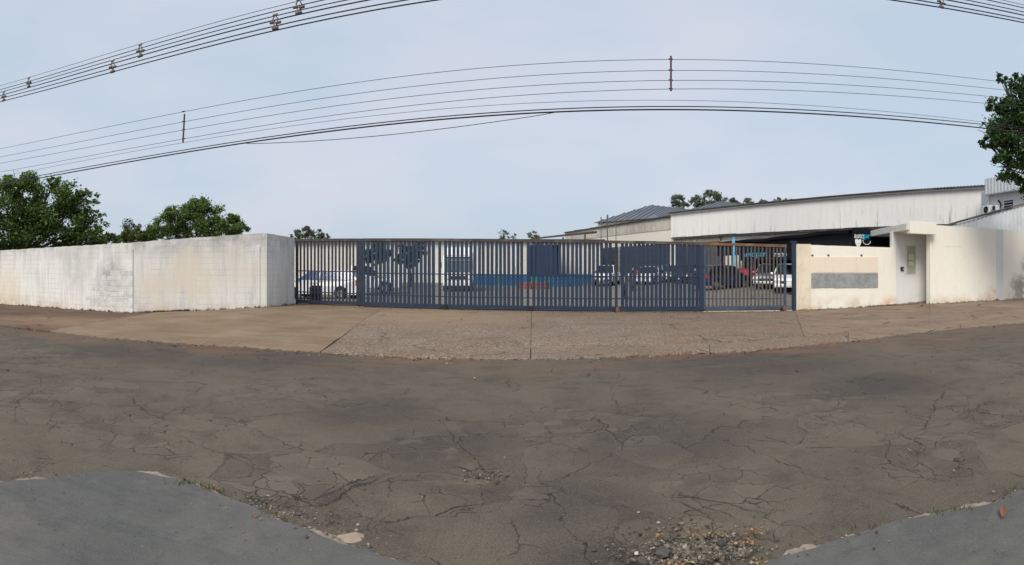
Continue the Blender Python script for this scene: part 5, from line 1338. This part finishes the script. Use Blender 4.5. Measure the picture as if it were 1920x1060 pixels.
def stonemat():
    m = NT('mixed_gravel'); ri = m.n('ShaderNodeNewGeometry').outputs['Random Per Island']
    col = m.ramp(ri, [(.0, (.05, .043, .035)), (.35, (.10, .082, .062)), (.65, (.15, .122, .092)), (.9, (.20, .17, .135)), (1.0, (.34, .31, .26))])
    return m.done(col, .85, m.noise(120, 3, .6), .3, .003, spec=.3)
M_STONE = stonemat()
g = np.random.default_rng(11)
sp = []
def scatter(px, y, sx, sy, n, smin, smax):
    for _ in range(n):
        a, b = px + g.normal() * sx, y + g.normal() * sy
        if b < HY + 30: continue
        r = EYE * F / (b - HY); x, yy = XY(a, r)
        e = float(np.interp(ang(a), [q[0] for q in EDGE_T], [q[1] for q in EDGE_T]))
        s_ = smin + (smax - smin) * g.random() ** 3
        z = (.062 if r < e - .02 else .006)
        if r < e + .06 and r >= e - .02: z = .05
        sp.append((x, yy, z + s_ * .15 - (.028 if abs(x - 1.08) < .38 and abs(yy - 3.22) < .17 else 0), s_))
scatter(1310, 1022, 60, 18, 1500, .003, .016)
scatter(1300, 1040, 75, 16, 900, .003, .011)
scatter(1385, 1005, 22, 7, 120, .003, .012)
scatter(480, 945, 28, 9, 160, .003, .012); scatter(545, 968, 30, 12, 200, .003, .012); scatter(620, 1000, 30, 12, 180, .003, .014); scatter(700, 1025, 20, 10, 120, .003, .014)
scatter(915, 893, 26, 8, 150, .003, .013); scatter(600, 960, 60, 25, 120, .002, .009)
scatter(40, 890, 40, 8, 60, .003, .010); scatter(1715, 848, 18, 5, 70, .003, .012); scatter(1870, 790, 40, 25, 60, .003, .012)
for _ in range(60): scatter(g.uniform(0, 1920), g.uniform(700, 1000), 2, 2, 1, .003, .012)
for _ in range(90): scatter(g.uniform(0, 1920), g.uniform(660, 720), 2, 2, 1, .006, .022)
for _ in range(150): scatter(g.uniform(0, 760), g.uniform(900, 1060), 2, 2, 1, .0015, .006)
for _ in range(90): scatter(g.uniform(1440, 1920), g.uniform(940, 1060), 2, 2, 1, .0015, .006)
for _ in range(260): scatter(g.uniform(0, 1920), g.uniform(680, 1050), 2, 2, 1, .002, .007)
scatter(1560, 1022, 40, 10, 60, .003, .012); scatter(1880, 940, 30, 8, 40, .003, .014)
stones('gravel', 'loose crumbled gravel in the pothole and along the broken pavement edge', sp, M_STONE)
# larger broken asphalt lumps, one by one
M_LUMP = simple('broken_asphalt', (.085, .075, .064), .9, .3, 30, bump=.6)
def lump(px, y, s_, lab, mat=M_LUMP, flat=.5):
    r = (EYE - .02) * F / (y - HY); x, yy = XY(px, r)
    bm = bmesh.new(); bmesh.ops.create_icosphere(bm, subdivisions=2, radius=1)
    rs = random.Random(px)
    for v in bm.verts:
        k = 1 + rs.uniform(-.22, .22); v.co = Vector((v.co.x * s_ * k * 1.3, v.co.y * s_ * k, v.co.z * s_ * k * flat))
    me = bpy.data.meshes.new('asphalt_lump'); bm.to_mesh(me); bm.free(); me.materials.append(mat)
    o = bpy.data.objects.new('asphalt_lump', me); COL.objects.link(o); o.location = (x, yy, .0); o.rotation_euler = (0, 0, rs.uniform(0, 6))
    tag(o, lab, 'lump', 'broken lumps by the pothole')
lump(1243, 1030, .042, 'dark asphalt lump at the left side of the gravel pothole')
lump(1205, 1045, .034, 'asphalt lump farthest left by the gravel pothole')
lump(1352, 1013, .024, 'greenish dark lump in the middle of the gravel', simple('dark_stone', (.04, .05, .045), .8))
lump(1193, 1031, .013, 'small white stone left of the gravel pothole', simple('white_stone', (.55, .53, .48), .8), .7)
M_PATCH = simple('pinkish_concrete_lump', (.36, .27, .21), .9, .2, 12, bump=.5)
lump(655, 1006, .085, 'pinkish concrete chunk on the left broken pavement edge', M_PATCH, .22)

# dead leaves and weeds
def leafset(name, label, spots, mat, size, kind, cat, up=.4, seed=2):
    g = np.random.default_rng(seed); mb = MB()
    for (x, y, z) in spots:
        s_ = size * g.uniform(.6, 1.4); a = g.uniform(0, 6.28); d = Vector((math.cos(a), math.sin(a), g.uniform(-.1, up))); w = Vector((-d.y, d.x, g.uniform(-.3, .3)))
        c = Vector((x, y, z + s_ * .18)); h = Vector((0, 0, s_ * .12))
        mb.add([c - d * s_ * .5, c - d * s_ * .1 + w * s_ * .22 + h, c + d * s_ * .5, c - d * s_ * .1 - w * s_ * .22 + h, c - d * .05 * s_], [(0, 1, 4), (1, 2, 4), (2, 3, 4), (3, 0, 4)])
    tag(obj(name, mb, mat), label, cat, kind=kind)
def drymat():
    m = NT('dry_leaf'); ri = m.n('ShaderNodeNewGeometry').outputs['Random Per Island']
    return m.done(m.ramp(ri, [(0, (.10, .045, .02)), (.45, (.22, .10, .035)), (.8, (.36, .20, .06)), (1, (.42, .32, .15))]), .7)
M_DRY = drymat()
def gpts(lst, seed=1):
    g = np.random.default_rng(seed); o = []
    for px, y, sx, sy, n in lst:
        for _ in range(n):
            a, b = px + g.normal() * sx, y + g.normal() * sy; r = (EYE - .03) * F / (b - HY); x, yy = XY(a, r)
            e = float(np.interp(ang(a), [q[0] for q in EDGE_T], [q[1] for q in EDGE_T])); o.append((x, yy, .06 if r < e else .012))
    return o
leafset('leaf_litter', 'orange and yellow dead leaves strewn round the gravel and pavement edge', gpts([(1412, 992, 12, 5, 26), (1230, 1000, 14, 2, 9), (1295, 1000, 14, 4, 11), (1425, 1050, 8, 3, 16), (1285, 1052, 14, 5, 20), (1395, 1012, 14, 5, 18), (520, 970, 30, 12, 26), (400, 915, 18, 6, 14), (1345, 998, 30, 3, 14)]), M_DRY, .026, 'stuff', 'dead leaves')
def blades(name, label, lst, n, h, mat, seed):
    g = np.random.default_rng(seed); mb = MB()
    for (x, y, z) in gpts(lst, seed):
        a = g.uniform(0, 6.28); hh = h * g.uniform(.4, 1.2); lean = Vector((math.cos(a), math.sin(a), 0)) * hh * g.uniform(.2, 1.1); w = Vector((-math.sin(a), math.cos(a), 0)) * h * .09
        b = Vector((x, y, z - .01)); m_ = b + lean * .45 + Vector((0, 0, hh * .7)); t = b + lean + Vector((0, 0, hh * .85))
        mb.add([b - w, b + w, m_ + w * .8, m_ - w * .8, t], [(0, 1, 2, 3), (3, 2, 4)])
    tag(obj(name, mb, mat), label, 'weeds', kind='stuff')
L_WEED = leafmat('weed_leaves', (.04, .06, .02), (.10, .115, .035), (.24, .21, .07))
blades('weeds', 'dry green weeds along the broken edge of the near pavement', [(362, 910, 18, 4, 120), (395, 920, 14, 5, 90), (1790, 957, 18, 4, 170), (1735, 968, 16, 3, 60), (520, 968, 14, 6, 50), (1640, 985, 30, 4, 40), (1910, 918, 14, 4, 50)], 1, .035, L_WEED, 4)
# curled brown leaf on the right pavement
q = (EYE - .06) * F / (965 - HY); x, y = XY(1881, q)
mb = MB(); n = 12; vs = []
for i in range(n + 1):
    u = i / n; w = .022 * math.sin(math.pi * min(1, u * .95 + .03)) ** .6
    p = Vector((-.06 + .12 * u, .10 * u - .05 , .012 + .014 * math.sin(u * 3)))
    vs += [p + Vector((w * .7, -w * .6, .010)), p, p + Vector((-w * .7, w * .6, .012))]
mb.add(vs, [(3 * i + j, 3 * i + 3 + j, 3 * i + 4 + j, 3 * i + 1 + j) for i in range(n) for j in range(2)])
lf = obj('dead_leaf', mb, simple('rust_brown_leaf', (.21, .085, .04), .7, .3, 40), origin=(0, 0, 0)); lf.location = (x, y, .056)
tag(lf, 'single curled brown leaf lying on the right grey pavement', 'dead leaf')
# tufts and grit gathered along the foot of the walls and the gate track
gw = np.random.default_rng(31); mb = MB(); foot = []
for px in list(gw.uniform(-100, 548, 150)) + list(gw.normal(300, 35, 90)) + list(gw.uniform(1500, 2050, 130)) + list(gw.normal(1655, 18, 60)):
    r = prop_r(px) - abs(gw.normal()) * .06 - .02; x, y = XY(px, r); foot.append((x, y, gz(x, y) + .005))
for (x, y, z) in foot:
    for _ in range(int(gw.integers(3, 8))):
        a = gw.uniform(0, 6.28); hh = gw.uniform(.02, .10); ln = Vector((math.cos(a), math.sin(a), 0)) * hh * gw.uniform(.2, .9); w = Vector((-math.sin(a), math.cos(a), 0)) * .012
        b = Vector((x + gw.normal() * .05, y + gw.normal() * .03, z - .02)); m_ = b + ln * .45 + Vector((0, 0, hh * .7)); t = b + ln + Vector((0, 0, hh))
        mb.add([b - w, b + w, m_ + w * .8, m_ - w * .8, t], [(0, 1, 2, 3), (3, 2, 4)])
L_DRYW = leafmat('dry_wall_weeds', (.04, .035, .02), (.085, .07, .035), (.15, .13, .06))
tag(obj('wall_weeds', mb, L_DRYW), 'dry brown tufts along the foot of the street walls', 'weeds', kind='stuff')
sp = []
for px in list(gw.uniform(-100, 2050, 420)) + list(gw.uniform(560, 1480, 160)):
    r = prop_r(px) - abs(gw.normal()) * .25 - .04; x, y = XY(px, r); s_ = .006 + .02 * gw.random() ** 3; sp.append((x, y, gz(x, y) + .012, s_))
for px in gw.uniform(-100, 2050, 520):
    r = curb_r(px) - abs(gw.normal()) * .22 + .02; x, y = XY(px, r); s_ = .006 + .022 * gw.random() ** 3; sp.append((x, y, .008, s_))
stones('gravel', 'loose grit along the far kerb and the foot of the walls', sp, M_STONE)
